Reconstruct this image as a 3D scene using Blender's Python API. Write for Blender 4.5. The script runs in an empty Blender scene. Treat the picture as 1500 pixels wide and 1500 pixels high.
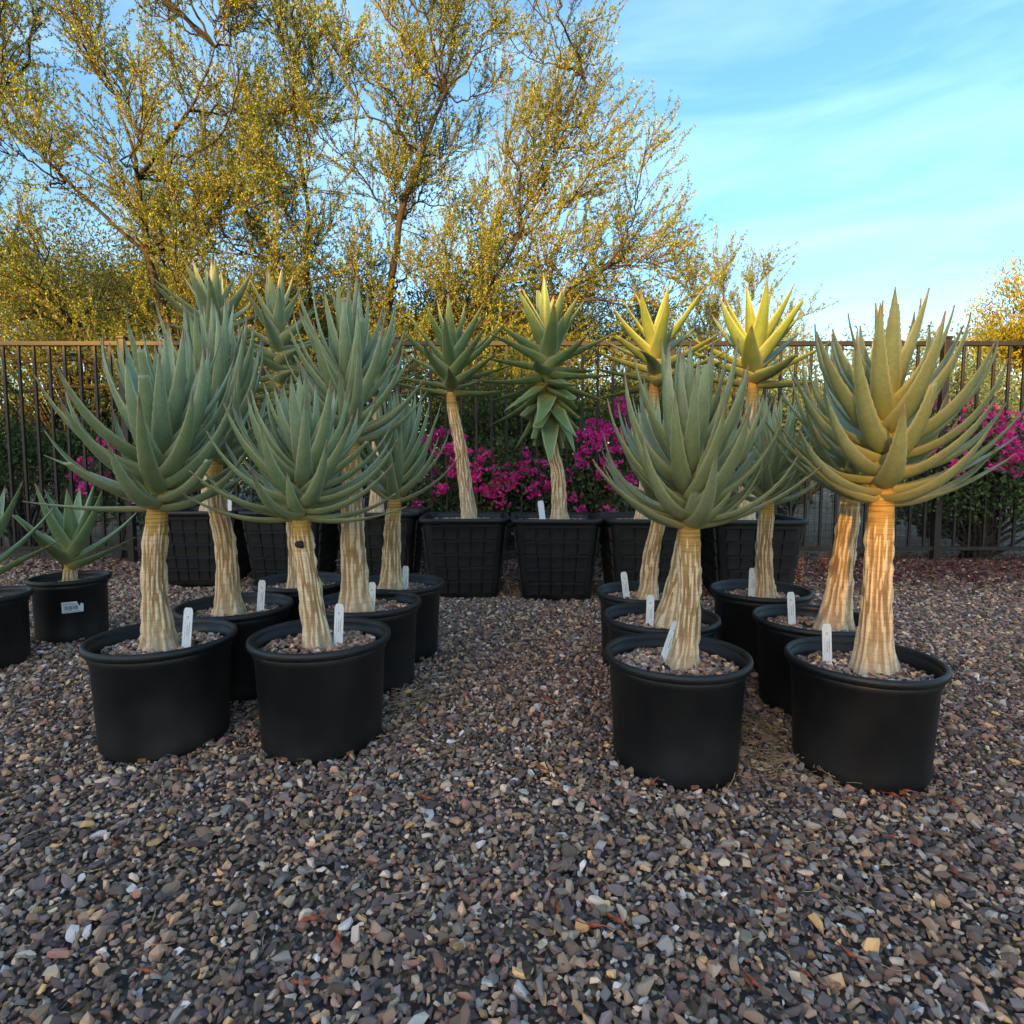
import bpy, bmesh, math, random
import numpy as np
from mathutils import Vector, Matrix, Euler, noise as mnoise

R_ = math.radians
scene = bpy.context.scene
C = scene.collection

# ------------------------------------------------------------------ camera, sky, sun, exposure
CAM_H = 0.895
cam_d = bpy.data.cameras.new('camera')
cam = bpy.data.objects.new('camera', cam_d); C.objects.link(cam)
cam.location = (0, 0, CAM_H)
cam.rotation_euler = (R_(90) - math.atan(65 / 860), 0, 0)
cam_d.sensor_width = 36.0; cam_d.lens = 36.0 * 860 / 1500
cam_d.clip_start = 0.02; cam_d.clip_end = 4000
scene.camera = cam

SUN_EL, SUN_AZ = R_(9.0), R_(25.0)        # low sun, behind the camera and to its left
world = bpy.data.worlds.new('World'); scene.world = world
world.use_nodes = True
wn, wl = world.node_tree.nodes, world.node_tree.links
wn.clear()
w_out = wn.new('ShaderNodeOutputWorld'); w_bg = wn.new('ShaderNodeBackground')
sky = wn.new('ShaderNodeTexSky'); sky.sky_type = 'NISHITA'
sky.sun_disc = False
sky.sun_elevation = SUN_EL
sky.sun_rotation = R_(180) + SUN_AZ
sky.altitude = 400; sky.air_density = 1.0; sky.dust_density = 1.5; sky.ozone_density = 2.0
w_tc = wn.new('ShaderNodeTexCoord')
w_map = wn.new('ShaderNodeMapping'); w_map.inputs['Scale'].default_value = (1.2, 1.2, 5.5)
w_map.inputs['Rotation'].default_value = (R_(8), 0, R_(20))
w_ns = wn.new('ShaderNodeTexNoise'); w_ns.inputs['Scale'].default_value = 2.1
w_ns.inputs['Detail'].default_value = 6; w_ns.inputs['Roughness'].default_value = 0.55
w_ns.inputs['Distortion'].default_value = 0.4
w_rp = wn.new('ShaderNodeValToRGB')
w_rp.color_ramp.elements[0].position = 0.40; w_rp.color_ramp.elements[0].color = (.06, .06, .06, 1)
w_rp.color_ramp.elements[1].position = 0.80; w_rp.color_ramp.elements[1].color = (0.22, 0.22, 0.22, 1)
w_hsv = wn.new('ShaderNodeHueSaturation')
w_hsv.inputs['Hue'].default_value = 0.503; w_hsv.inputs['Saturation'].default_value = 1.36; w_hsv.inputs['Value'].default_value = 0.80
w_mix = wn.new('ShaderNodeMix'); w_mix.data_type = 'RGBA'
w_mix.inputs[7].default_value = (3.6, 4.9, 5.5, 1)      # thin high cloud
wl.new(w_tc.outputs['Generated'], w_map.inputs['Vector']); wl.new(w_map.outputs[0], w_ns.inputs['Vector'])
wl.new(w_ns.outputs['Fac'], w_rp.inputs[0]); wl.new(w_rp.outputs[0], w_mix.inputs[0])
wl.new(sky.outputs[0], w_hsv.inputs['Color']); wl.new(w_hsv.outputs[0], w_mix.inputs[6])
wl.new(w_mix.outputs[2], w_bg.inputs['Color'])
w_bg.inputs['Strength'].default_value = 0.15
wl.new(w_bg.outputs[0], w_out.inputs['Surface'])

sun_d = bpy.data.lights.new('sun', 'SUN'); sun_d.energy = 3.1; sun_d.angle = R_(0.7)
sun_d.color = (1.0, 0.56, 0.08)
sun = bpy.data.objects.new('sun', sun_d); C.objects.link(sun)
to_sun = Vector((-math.sin(SUN_AZ) * math.cos(SUN_EL), -math.cos(SUN_AZ) * math.cos(SUN_EL), math.sin(SUN_EL)))
sun.rotation_euler = to_sun.to_track_quat('Z', 'Y').to_euler()
sun.location = (-6, -12, 8)

vs = scene.view_settings
vs.view_transform = 'Standard'; vs.look = 'None'; vs.gamma = 1.0; vs.use_curve_mapping = False
vs.exposure = 2.06
vs.use_white_balance = True; vs.white_balance_temperature = 7400; vs.white_balance_tint = 14      # the camera was balanced for open shade
scene.render.engine = 'CYCLES'
cy = scene.cycles
cy.use_denoising = True
cy.max_bounces = 4; cy.diffuse_bounces = 3; cy.glossy_bounces = 1; cy.transmission_bounces = 2; cy.transparent_max_bounces = 4
cy.sample_clamp_indirect = 8.0

# ------------------------------------------------------------------ helpers
rng = np.random.default_rng(11)

def sm(a, b, x):
    t = min(1.0, max(0.0, (x - a) / (b - a))); return t * t * (3 - 2 * t)

def ground_z(x, y):
    z = -0.03 * sm(0.1, 0.7, x) * (1 - sm(2.2, 3.4, y))
    z += 0.05 * sm(3.9, 5.0, y)
    z += 0.006 * math.sin(2.3 * x + 1.1 * y) + 0.005 * math.sin(3.7 * y - 1.9 * x)
    return z

def tag(o, label=None, cat=None, group=None, kind=None):
    if label: o['label'] = label
    if cat: o['category'] = cat
    if group: o['group'] = group
    if kind: o['kind'] = kind
    return o

def empty(name, loc=(0, 0, 0), rz=0.0):
    o = bpy.data.objects.new(name, None); C.objects.link(o)
    o.empty_display_size = 0.05
    o.location = loc; o.rotation_euler = (0, 0, rz)
    return o

def link(name, me, mat=None, parent=None, loc=(0, 0, 0), rot=None):
    o = bpy.data.objects.new(name, me); C.objects.link(o)
    if mat is not None and len(me.materials) == 0: me.materials.append(mat)
    if parent is not None: o.parent = parent
    o.location = loc
    if rot is not None: o.rotation_euler = rot
    return o

def mesh_np(name, V, F, smooth=True, attrs=None):
    """V (n,3), F (m,k) all faces with k corners, or a list of faces"""
    me = bpy.data.meshes.new(name)
    if isinstance(F, np.ndarray):
        V = np.asarray(V, np.float32); m, k = F.shape
        me.vertices.add(len(V)); me.vertices.foreach_set('co', V.ravel())
        me.loops.add(m * k); me.loops.foreach_set('vertex_index', F.astype(np.int32).ravel())
        me.polygons.add(m)
        me.polygons.foreach_set('loop_start', np.arange(0, m * k, k, dtype=np.int32))
        me.polygons.foreach_set('loop_total', np.full(m, k, np.int32))
        me.update(calc_edges=True)
    else:
        me.from_pydata([tuple(v) for v in V], [], F); me.update()
    me.polygons.foreach_set('use_smooth', np.full(len(me.polygons), bool(smooth)))
    for an, arr in (attrs or {}).items():
        a = me.attributes.new(an, 'FLOAT', 'POINT'); a.data.foreach_set('value', np.asarray(arr, np.float32))
    return me

def sharpen(me, deg=32):
    me.set_sharp_from_angle(angle=R_(deg))

def box_geo(c, s, V, F):
    b = len(V); x, y, z = c; a, d, e = s[0] / 2, s[1] / 2, s[2] / 2
    V += [(x - a, y - d, z - e), (x + a, y - d, z - e), (x + a, y + d, z - e), (x - a, y + d, z - e),
          (x - a, y - d, z + e), (x + a, y - d, z + e), (x + a, y + d, z + e), (x - a, y + d, z + e)]
    F += [(b, b + 3, b + 2, b + 1), (b + 4, b + 5, b + 6, b + 7), (b, b + 1, b + 5, b + 4), (b + 1, b + 2, b + 6, b + 5), (b + 2, b + 3, b + 7, b + 6), (b + 3, b, b + 4, b + 7)]

def box_mesh(name, s, c=(0, 0, 0), bevel=0.0):
    V, F = [], []; box_geo(c, s, V, F)
    me = bpy.data.meshes.new(name); me.from_pydata(V, [], F)
    if bevel > 0:
        bm = bmesh.new(); bm.from_mesh(me)
        bmesh.ops.bevel(bm, geom=bm.edges[:], offset=bevel, segments=2, affect='EDGES', profile=0.5)
        bm.to_mesh(me); bm.free()
    me.update(); return me

def tubes(polys, k=5, name='tube', cap=True):
    """many tapered tubes in one mesh: polys = list of (points (n,3), radii (n,))"""
    Vs, Fs, off = [], [], 0
    ang = np.arange(k) * 2 * math.pi / k
    ca, sa = np.cos(ang), np.sin(ang)
    for P, r in polys:
        P = np.asarray(P, float); n = len(P)
        T = np.gradient(P, axis=0); T /= np.linalg.norm(T, axis=1)[:, None] + 1e-9
        ref = np.array([0.31, 0.95, 0.05]) if abs(T[0][1]) < 0.8 else np.array([1.0, 0.1, 0.0])
        A = np.cross(T, ref); A /= np.linalg.norm(A, axis=1)[:, None] + 1e-9
        B = np.cross(T, A)
        ring = P[:, None, :] + np.asarray(r)[:, None, None] * (A[:, None, :] * ca[None, :, None] + B[:, None, :] * sa[None, :, None])
        Vs.append(ring.reshape(-1, 3))
        i = np.arange(n - 1)[:, None] * k; j = np.arange(k)[None, :]
        a = off + i + j; b = off + i + (j + 1) % k
        Fs.append(np.stack([a, b, b + k, a + k], -1).reshape(-1, 4))
        off += n * k
    return mesh_np(name, np.concatenate(Vs), np.concatenate(Fs))

def leaf_quads(P, D, L, W, name='leaves', fold=0.0, rr=None):
    """diamond leaflets at P pointing along D (n,3), lengths L and widths W (n,)"""
    rr = rr or rng
    n = len(P); D = D / (np.linalg.norm(D, axis=1)[:, None] + 1e-9)
    Q = rr.normal(size=(n, 3)); S = np.cross(D, Q); S /= np.linalg.norm(S, axis=1)[:, None] + 1e-9
    N = np.cross(S, D)
    L = L[:, None]; W = W[:, None]
    a = P; c = P + D * L - N * L * 0.12
    b = P + D * L * 0.5 + S * W * 0.5 + N * W * fold; d = P + D * L * 0.5 - S * W * 0.5 + N * W * fold
    V = np.stack([a, b, c, d], 1).reshape(-1, 3)
    F = np.arange(4 * n).reshape(n, 4)
    return mesh_np(name, V, F, smooth=False, attrs={'rnd': np.repeat(rr.random(n), 4)})

# ------------------------------------------------------------------ materials
def new_mat(name, rough=0.8):
    m = bpy.data.materials.new(name); m.use_nodes = True
    n, l = m.node_tree.nodes, m.node_tree.links
    b = n['Principled BSDF']; b.inputs['Roughness'].default_value = rough
    return m, n, l, b

def ramp(n, stops, mode='LINEAR'):
    r = n.new('ShaderNodeValToRGB'); cr = r.color_ramp; cr.interpolation = mode
    while len(cr.elements) < len(stops): cr.elements.new(0.5)
    for e, (p, c) in zip(cr.elements, stops):
        e.position = p; e.color = (*c, 1)
    return r

def noise_node(n, l, scale, detail=4, rough=0.55, coord='Object', vec_scale=None):
    t = n.new('ShaderNodeTexCoord'); ns = n.new('ShaderNodeTexNoise')
    ns.inputs['Scale'].default_value = scale; ns.inputs['Detail'].default_value = detail; ns.inputs['Roughness'].default_value = rough
    if vec_scale:
        mp = n.new('ShaderNodeMapping'); mp.inputs['Scale'].default_value = vec_scale
        l.new(t.outputs[coord], mp.inputs['Vector']); l.new(mp.outputs[0], ns.inputs['Vector'])
    else:
        l.new(t.outputs[coord], ns.inputs['Vector'])
    return ns

def attr(n, name, typ='GEOMETRY'):
    a = n.new('ShaderNodeAttribute'); a.attribute_name = name; a.attribute_type = typ; return a

def mixc(n, l, f, a, b, blend='MIX'):
    m = n.new('ShaderNodeMix'); m.data_type = 'RGBA'; m.blend_type = blend
    for s, v in ((m.inputs[0], f), (m.inputs[6], a), (m.inputs[7], b)):
        if isinstance(v, (int, float)): s.default_value = v
        elif isinstance(v, tuple): s.default_value = (*v, 1)
        else: l.new(v, s)
    return m.outputs[2]

def bump(n, l, b, h, strength=0.4, dist=0.01):
    bp = n.new('ShaderNodeBump'); bp.inputs['Strength'].default_value = strength; bp.inputs['Distance'].default_value = dist
    l.new(h, bp.inputs['Height']); l.new(bp.outputs[0], b.inputs['Normal'])

def math_node(n, l, op, a, b=None):
    m = n.new('ShaderNodeMath'); m.operation = op
    for s, v in zip(m.inputs, (a, b)):
        if v is None: continue
        if isinstance(v, (int, float)): s.default_value = v
        else: l.new(v, s)
    return m.outputs[0]

def plain(name, col, rough=0.7, var=0.25, scale=30, bmp=0.0, metallic=0.0):
    m, n, l, b = new_mat(name, rough)
    ns = noise_node(n, l, scale)
    dark = tuple(c * (1 - var) for c in col); lite = tuple(min(1, c * (1 + var)) for c in col)
    r = ramp(n, [(0.3, dark), (0.7, lite)]); l.new(ns.outputs['Fac'], r.inputs[0])
    l.new(r.outputs[0], b.inputs['Base Color']); b.inputs['Metallic'].default_value = metallic
    if bmp: bump(n, l, b, ns.outputs['Fac'], bmp, 0.004)
    return m

STONE_STOPS = [(0.0, (.085, .066, .060)), (0.13, (.150, .108, .080)), (0.26, (.062, .050, .052)), (0.36, (.21, .150, .105)),
               (0.46, (.135, .110, .112)), (0.55, (.225, .190, .145)), (0.62, (.155, .150, .140)), (0.68, (.175, .098, .075)),
               (0.74, (.30, .205, .130)), (0.80, (.105, .078, .060)), (0.87, (.33, .28, .23)), (0.91, (.215, .225, .21)),
               (0.935, (.42, .25, .115)), (0.965, (.50, .45, .40)), (0.985, (.46, .31, .22))]
def stone_mat(name, gain=1.0, pale=0.0):
    m, n, l, b = new_mat(name, 0.75)
    oi = n.new('ShaderNodeObjectInfo'); a = attr(n, 'rnd')
    s = math_node(n, l, 'FRACT', math_node(n, l, 'ADD', oi.outputs['Random'], a.outputs['Fac']))
    st = [(p, tuple(min(.8, (c * (1 - pale) + 0.5 * pale) * gain) for c in col)) for p, col in STONE_STOPS]
    r = ramp(n, st, 'CONSTANT'); l.new(s, r.inputs[0])
    ns = noise_node(n, l, 95, 5, 0.65)
    nr = ramp(n, [(0.25, (.55, .52, .50)), (0.75, (1.35, 1.32, 1.28))]); l.new(ns.outputs['Fac'], nr.inputs[0])
    c = mixc(n, l, 1.0, r.outputs[0], nr.outputs[0], 'MULTIPLY')
    s2 = math_node(n, l, 'FRACT', math_node(n, l, 'MULTIPLY', s, 37.3))
    vr = ramp(n, [(0.0, (.58, .50, .49)), (1.0, (1.62, 1.30, 1.17))]); l.new(s2, vr.inputs[0])
    c = mixc(n, l, 1.0, c, vr.outputs[0], 'MULTIPLY')
    l.new(c, b.inputs['Base Color'])
    bump(n, l, b, ns.outputs['Fac'], 0.35, 0.003)
    return m
M = {}
M['stone'] = stone_mat('gravel_stone', 2.1)
M['stone_pale'] = stone_mat('pale_pumice_stone', 1.25, 0.45)

def ground_mat():
    m, n, l, b = new_mat('gravel_ground', 0.95)
    t = n.new('ShaderNodeTexCoord')
    vo = n.new('ShaderNodeTexVoronoi'); vo.inputs['Scale'].default_value = 55
    l.new(t.outputs['Object'], vo.inputs['Vector'])
    sx = n.new('ShaderNodeSeparateColor'); l.new(vo.outputs['Color'], sx.inputs[0])
    r = ramp(n, [(p, c) for p, c in STONE_STOPS], 'CONSTANT'); l.new(sx.outputs[0], r.inputs[0])
    ns = noise_node(n, l, 1.3, 5)
    r2 = ramp(n, [(0.35, (.55, .48, .42)), (0.7, (.95, .9, .85))]); l.new(ns.outputs['Fac'], r2.inputs[0])
    l.new(mixc(n, l, 1.0, r.outputs[0], r2.outputs[0], 'MULTIPLY'), b.inputs['Base Color'])
    bump(n, l, b, vo.outputs['Distance'], 0.8, 0.01)
    return m
M['ground'] = ground_mat()

def aloe_leaf_mat(name, main, low, edge, tipc=(.22, .085, .05), rough=0.40):
    m, n, l, b = new_mat(name, rough)
    t = attr(n, 't'); e = attr(n, 'edge'); oi = n.new('ShaderNodeObjectInfo')
    ns = noise_node(n, l, 9, 6, 0.65)
    big = ramp(n, [(0.28, (main[0] * .62, main[1] * .70, main[2] * .58)), (0.50, main), (0.74, tuple(min(1, c * 1.30 + .02) for c in main))])
    l.new(ns.outputs['Fac'], big.inputs[0])
    hue = ramp(n, [(0.0, tuple(c * .9 for c in low)), (0.45, (0.5 * main[0] + .5 * low[0], 0.5 * main[1] + .5 * low[1], .5 * main[2] + .5 * low[2])), (1.0, main)])
    l.new(oi.outputs['Random'], hue.inputs[0])
    c = mixc(n, l, 0.42, big.outputs[0], hue.outputs[0])
    # fine grey bloom and specks
    sp = noise_node(n, l, 140, 3, 0.6)
    sr = ramp(n, [(0.3, (.86, .86, .86)), (0.7, (1.12, 1.12, 1.12))]); l.new(sp.outputs['Fac'], sr.inputs[0])
    c = mixc(n, l, 1.0, c, sr.outputs[0], 'MULTIPLY')
    # pale base, rosy dry tip, lighter toothed margin
    tr = ramp(n, [(0.0, (1, 1, 1)), (0.13, (.45, .45, .45)), (0.26, (0, 0, 0))]); l.new(t.outputs['Fac'], tr.inputs[0])
    c = mixc(n, l, math_node(n, l, 'MULTIPLY', tr.outputs[0], 0.75), c, (.52, .47, .20))
    er = ramp(n, [(0.55, (0, 0, 0)), (1.0, (.85, .85, .85))]); l.new(e.outputs['Fac'], er.inputs[0])
    c = mixc(n, l, er.outputs[0], c, edge)
    pr = ramp(n, [(0.87, (0, 0, 0)), (0.985, (1, 1, 1))]); l.new(t.outputs['Fac'], pr.inputs[0])
    c = mixc(n, l, math_node(n, l, 'MULTIPLY', pr.outputs[0], 0.85), c, tipc)
    # scattered scars
    vo = n.new('ShaderNodeTexVoronoi'); vo.inputs['Scale'].default_value = 28
    tc = n.new('ShaderNodeTexCoord'); l.new(tc.outputs['Object'], vo.inputs['Vector'])
    vr = ramp(n, [(0.02, (.6, .6, .6)), (0.08, (0, 0, 0))]); l.new(vo.outputs['Distance'], vr.inputs[0])
    c = mixc(n, l, math_node(n, l, 'MULTIPLY', vr.outputs[0], 0.6), c, (.16, .11, .06))
    l.new(c, b.inputs['Base Color'])
    b.inputs['Specular IOR Level'].default_value = 0.5
    bump(n, l, b, ns.outputs['Fac'], 0.25, 0.004)
    return m
M['leaf_blue'] = aloe_leaf_mat('glaucous_aloe_leaf', (.240, .310, .180), (.250, .295, .095), (.52, .52, .32))
M['leaf_olive'] = aloe_leaf_mat('olive_aloe_leaf', (.265, .310, .165), (.280, .285, .085), (.54, .48, .24), (.26, .12, .06))
M['leaf_green'] = aloe_leaf_mat('green_aloe_leaf', (.155, .240, .112), (.170, .235, .062), (.42, .45, .24))

def bark_mat():
    m, n, l, b = new_mat('aloe_bark', 0.75)
    ridge = attr(n, 'ridge'); h = attr(n, 'h')
    ns = noise_node(n, l, 30, 6, 0.7, vec_scale=(1, 1, 0.35))
    rings = noise_node(n, l, 10, 5, 0.7, vec_scale=(0.35, 0.35, 16))
    plate = ramp(n, [(0.25, (.24, .115, .045)), (0.5, (.48, .28, .12)), (0.72, (.70, .48, .26))]); l.new(ns.outputs['Fac'], plate.inputs[0])
    gold = ramp(n, [(0.28, (.27, .125, .025)), (0.5, (.54, .29, .065)), (0.72, (.66, .45, .16))]); l.new(rings.outputs['Fac'], gold.inputs[0])
    up = ramp(n, [(0.66, (0, 0, 0)), (0.92, (1, 1, 1))]); l.new(h.outputs['Fac'], up.inputs[0])
    c = mixc(n, l, up.outputs[0], plate.outputs[0], gold.outputs[0])
    cream = ramp(n, [(0.3, (.76, .52, .30)), (0.7, (.94, .76, .52))]); l.new(ns.outputs['Fac'], cream.inputs[0])
    rr = ramp(n, [(0.22, (0, 0, 0)), (0.36, (1, 1, 1))]); l.new(ridge.outputs['Fac'], rr.inputs[0])
    c = mixc(n, l, rr.outputs[0], c, cream.outputs[0])
    crk = ramp(n, [(0.0, (.5, .5, .5)), (0.05, (0, 0, 0))]); l.new(ridge.outputs['Fac'], crk.inputs[0])
    c = mixc(n, l, math_node(n, l, 'MULTIPLY', crk.outputs[0], math_node(n, l, 'SUBTRACT', 1.0, up.outputs[0])), c, (.20, .10, .045))
    base = ramp(n, [(0.0, (.85, .85, .85)), (0.16, (0.3, .3, .3)), (0.4, (0, 0, 0))]); l.new(h.outputs['Fac'], base.inputs[0])
    c = mixc(n, l, base.outputs[0], c, mixc(n, l, ns.outputs['Fac'], (.45, .30, .19), (.92, .73, .52)))
    rg = ramp(n, [(0.40, (.72, .68, .62)), (0.55, (1.08, 1.06, 1.04))]); l.new(rings.outputs['Fac'], rg.inputs[0])
    c = mixc(n, l, 0.6, c, rg.outputs[0], 'MULTIPLY')
    l.new(c, b.inputs['Base Color'])
    bump(n, l, b, ns.outputs['Fac'], 0.6, 0.006)
    return m
M['bark'] = bark_mat()

def pot_mat():
    m, n, l, b = new_mat('black_nursery_plastic', 0.5)
    ns = noise_node(n, l, 5, 6, 0.65)
    r = ramp(n, [(0.35, (.0055, .0055, .0065)), (0.62, (.009, .0086, .0092)), (0.85, (.017, .015, .014))]); l.new(ns.outputs['Fac'], r.inputs[0])
    # splashed dust toward the foot and faint scuffs
    sc = noise_node(n, l, 60, 4, 0.7, vec_scale=(1, 1, 0.12))
    sr = ramp(n, [(0.66, (0, 0, 0)), (0.82, (.35, .35, .35))]); l.new(sc.outputs['Fac'], sr.inputs[0])
    c = mixc(n, l, math_node(n, l, 'MULTIPLY', sr.outputs[0], 0.30), r.outputs[0], (.16, .14, .12))
    du = noise_node(n, l, 2.2, 5, 0.6); dr = ramp(n, [(0.48, (0, 0, 0)), (0.75, (.16, .16, .16))]); l.new(du.outputs['Fac'], dr.inputs[0])
    c = mixc(n, l, dr.outputs[0], c, (.13, .115, .10))
    l.new(c, b.inputs['Base Color'])
    rr = ramp(n, [(0.3, (.40, .40, .40)), (0.7, (.62, .62, .62))]); l.new(ns.outputs['Fac'], rr.inputs[0])
    l.new(rr.outputs[0], b.inputs['Roughness'])
    fine = noise_node(n, l, 350, 2, 0.5); bump(n, l, b, fine.outputs['Fac'], 0.12, 0.001)
    return m
M['pot'] = pot_mat()
M['soil'] = plain('potting_soil', (.045, .034, .027), 0.95, 0.5, 90, 0.8)
M['coir'] = plain('coir_in_drain_hole', (.24, .10, .045), 0.95, 0.4, 120, 0.5)
M['tag'] = plain('white_tag_plastic', (.78, .80, .82), 0.45, 0.04, 8)
M['ink'] = plain('grey_print', (.12, .12, .14), 0.6, 0.1, 8)
M['iron'] = plain('dark_brown_painted_iron', (.014, .010, .009), 0.5, 0.4, 14, 0.15)
M['wire'] = plain('weathered_wire', (.035, .032, .030), 0.6, 0.3, 20)
M['pod'] = plain('dry_red_pod', (.30, .062, .022), 0.5, 0.5, 70, 0.3)
M['straw'] = plain('dry_straw', (.42, .28, .14), 0.8, 0.35, 60)
M['stucco'] = plain('tan_stucco', (.42, .33, .25), 0.95, 0.12, 6, 0.4)
M['parapet'] = plain('pale_coping', (.50, .43, .35), 0.9, 0.1, 6)
M['window_glass'] = plain('dark_window_glass', (.03, .035, .04), 0.1, 0.1, 3)
M['hill'] = plain('far_desert_hill', (.22, .15, .11), 1.0, 0.3, 0.05)

def foliage_mat(name, stops, trans=0.35, clump=3.0, rough=0.65):
    m, n, l, b = new_mat(name, rough)
    a = attr(n, 'rnd'); ns = noise_node(n, l, clump, 3)
    s = math_node(n, l, 'ADD', math_node(n, l, 'MULTIPLY', a.outputs['Fac'], 0.55), math_node(n, l, 'MULTIPLY', ns.outputs['Fac'], 0.45))
    r = ramp(n, stops); l.new(s, r.inputs[0])
    l.new(r.outputs[0], b.inputs['Base Color']); b.inputs['Specular IOR Level'].default_value = 0.25
    tr = n.new('ShaderNodeBsdfTranslucent'); l.new(r.outputs[0], tr.inputs['Color'])
    mx = n.new('ShaderNodeMixShader'); mx.inputs[0].default_value = trans
    l.new(b.outputs[0], mx.inputs[1]); l.new(tr.outputs[0], mx.inputs[2])
    l.new(mx.outputs[0], n['Material Output'].inputs['Surface'])
    return m
M['fol_mesq'] = foliage_mat('mesquite_leaves', [(0.2, (.10, .180, .060)), (0.45, (.17, .260, .085)), (0.62, (.28, .35, .09)), (0.80, (.62, .56, .08))])
M['fol_dense'] = foliage_mat('feathery_green_leaves', [(0.2, (.075, .11, .034)), (0.5, (.13, .165, .05)), (0.85, (.21, .21, .065))])
M['fol_wisp'] = foliage_mat('palo_verde_leaves', [(0.2, (.13, .19, .075)), (0.5, (.22, .30, .12)), (0.85, (.34, .40, .17))])
M['fol_yellow'] = foliage_mat('yellow_green_leaves', [(0.2, (.16, .17, .03)), (0.5, (.26, .25, .035)), (0.85, (.40, .33, .05))])
M['fol_shrub'] = foliage_mat('dark_shrub_leaves', [(0.2, (.036, .064, .024)), (0.5, (.070, .115, .040)), (0.85, (.13, .185, .06))], 0.25)
M['fol_sage'] = foliage_mat('sage_leaves', [(0.2, (.07, .115, .07)), (0.5, (.12, .18, .11)), (0.85, (.19, .25, .14))], 0.25)
M['bract'] = foliage_mat('magenta_bracts', [(0.15, (.74, .015, .24)), (0.5, (.90, .05, .40)), (0.85, (.95, .20, .55))], 0.4, 6.0)
M['litter'] = foliage_mat('fallen_leaves_and_bracts', [(0.15, (.06, .028, .018)), (0.4, (.13, .05, .035)), (0.6, (.20, .05, .075)), (0.8, (.24, .15, .06)), (0.92, (.34, .24, .08))], 0.1, 9)
M['twig'] = plain('reddish_twig', (.17, .092, .055), 0.8, 0.35, 20)
M['limb'] = plain('shade_darkened_bark', (.034, .025, .021), 0.9, 0.45, 14, 0.6)  # bark colour lowered to stand in for foliage shade on the stems

# ------------------------------------------------------------------ ground
def build_ground():
    xs = np.unique(np.concatenate([np.linspace(-9, 9, 91), [-1500, -400, -120, -50, -25, -14, 14, 25, 50, 120, 400, 1500]]))
    ys = np.unique(np.concatenate([np.linspace(-3, 9, 61), [-400, -120, -40, -15, -7, 14, 25, 50, 120, 400, 1500]]))
    X, Y = np.meshgrid(xs, ys)
    Z = np.array([[ground_z(x, y) if (abs(x) < 12 and -4 < y < 12) else (0.05 if y > 5 else 0.0) for x, y in zip(rx, ry)] for rx, ry in zip(X, Y)]) - 0.010
    V = np.stack([X, Y, Z], -1).reshape(-1, 3)
    ny, nx = X.shape
    i, j = np.meshgrid(np.arange(ny - 1), np.arange(nx - 1), indexing='ij')
    a = (i * nx + j).ravel()
    F = np.stack([a, a + 1, a + nx + 1, a + nx], -1)
    o = link('ground', mesh_np('ground', V, F), M['ground'])
    return tag(o, 'gravel covered desert yard', None, None, 'structure')
ground = build_ground()

# pots: key -> (x, y, kind, rotation)
POTS = {'A1': (-1.155, 1.905, 'r', .3), 'A2': (-.625, 1.885, 'r', 1.9), 'A3': (-1.13, 2.36, 'r', 2.2), 'A4': (-.60, 2.39, 'r', .9), 'A5': (-1.03, 2.83, 'r', 4.), 'A6': (-.553, 2.80, 'r', 5.1),
        'B1': (.515, 1.80, 'r', 3.3), 'B2': (.585, 2.27, 'r', .2), 'B3': (.617, 2.70, 'r', 2.7), 'B4': (1.10, 1.80, 'r', 4.4), 'B5': (1.185, 2.27, 'r', 1.2), 'B6': (1.165, 2.72, 'r', 5.9),
        'S1': (-2.34, 4.52, 's', .02), 'S2': (-1.66, 4.46, 's', -.03), 'S3': (-.98, 4.46, 's', .03), 'S4': (-.335, 4.22, 's', .05), 'S5': (.305, 4.15, 's', -.02), 'S6': (.93, 4.10, 's', .02), 'S7': (1.64, 4.08, 's', -.06),
        'L2': (-2.36, 3.10, 'm', 1.0), 'L1': (-2.40, 2.62, 'm', 2.0)}
RAD = {'r': .192, 'm': .160, 's': .26}

def stone_mesh(i, flat):
    rr = random.Random(100 + i)
    bm = bmesh.new()
    for _ in range(13):
        v = Vector((rr.gauss(0, 1), rr.gauss(0, 1), rr.gauss(0, 1))).normalized() * rr.uniform(.78, 1.05)
        bm.verts.new((v.x * .5, v.y * .36, v.z * flat * .5))
    bmesh.ops.convex_hull(bm, input=bm.verts[:])
    bmesh.ops.delete(bm, geom=[v for v in bm.verts if not v.link_faces], context='VERTS')
    bmesh.ops.triangulate(bm, faces=bm.faces[:])
    me = bpy.data.meshes.new('stone'); bm.to_mesh(me); bm.free()
    me.materials.append(M['stone']); me.update()
    return me
STONES = [stone_mesh(i, .42 + .05 * (i % 6)) for i in range(18)]

def blocked(x, y):
    for px, py, k, r in POTS.values():
        if (x - px) ** 2 + (y - py) ** 2 < (RAD[k] - .012) ** 2: return True
    return False

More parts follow.
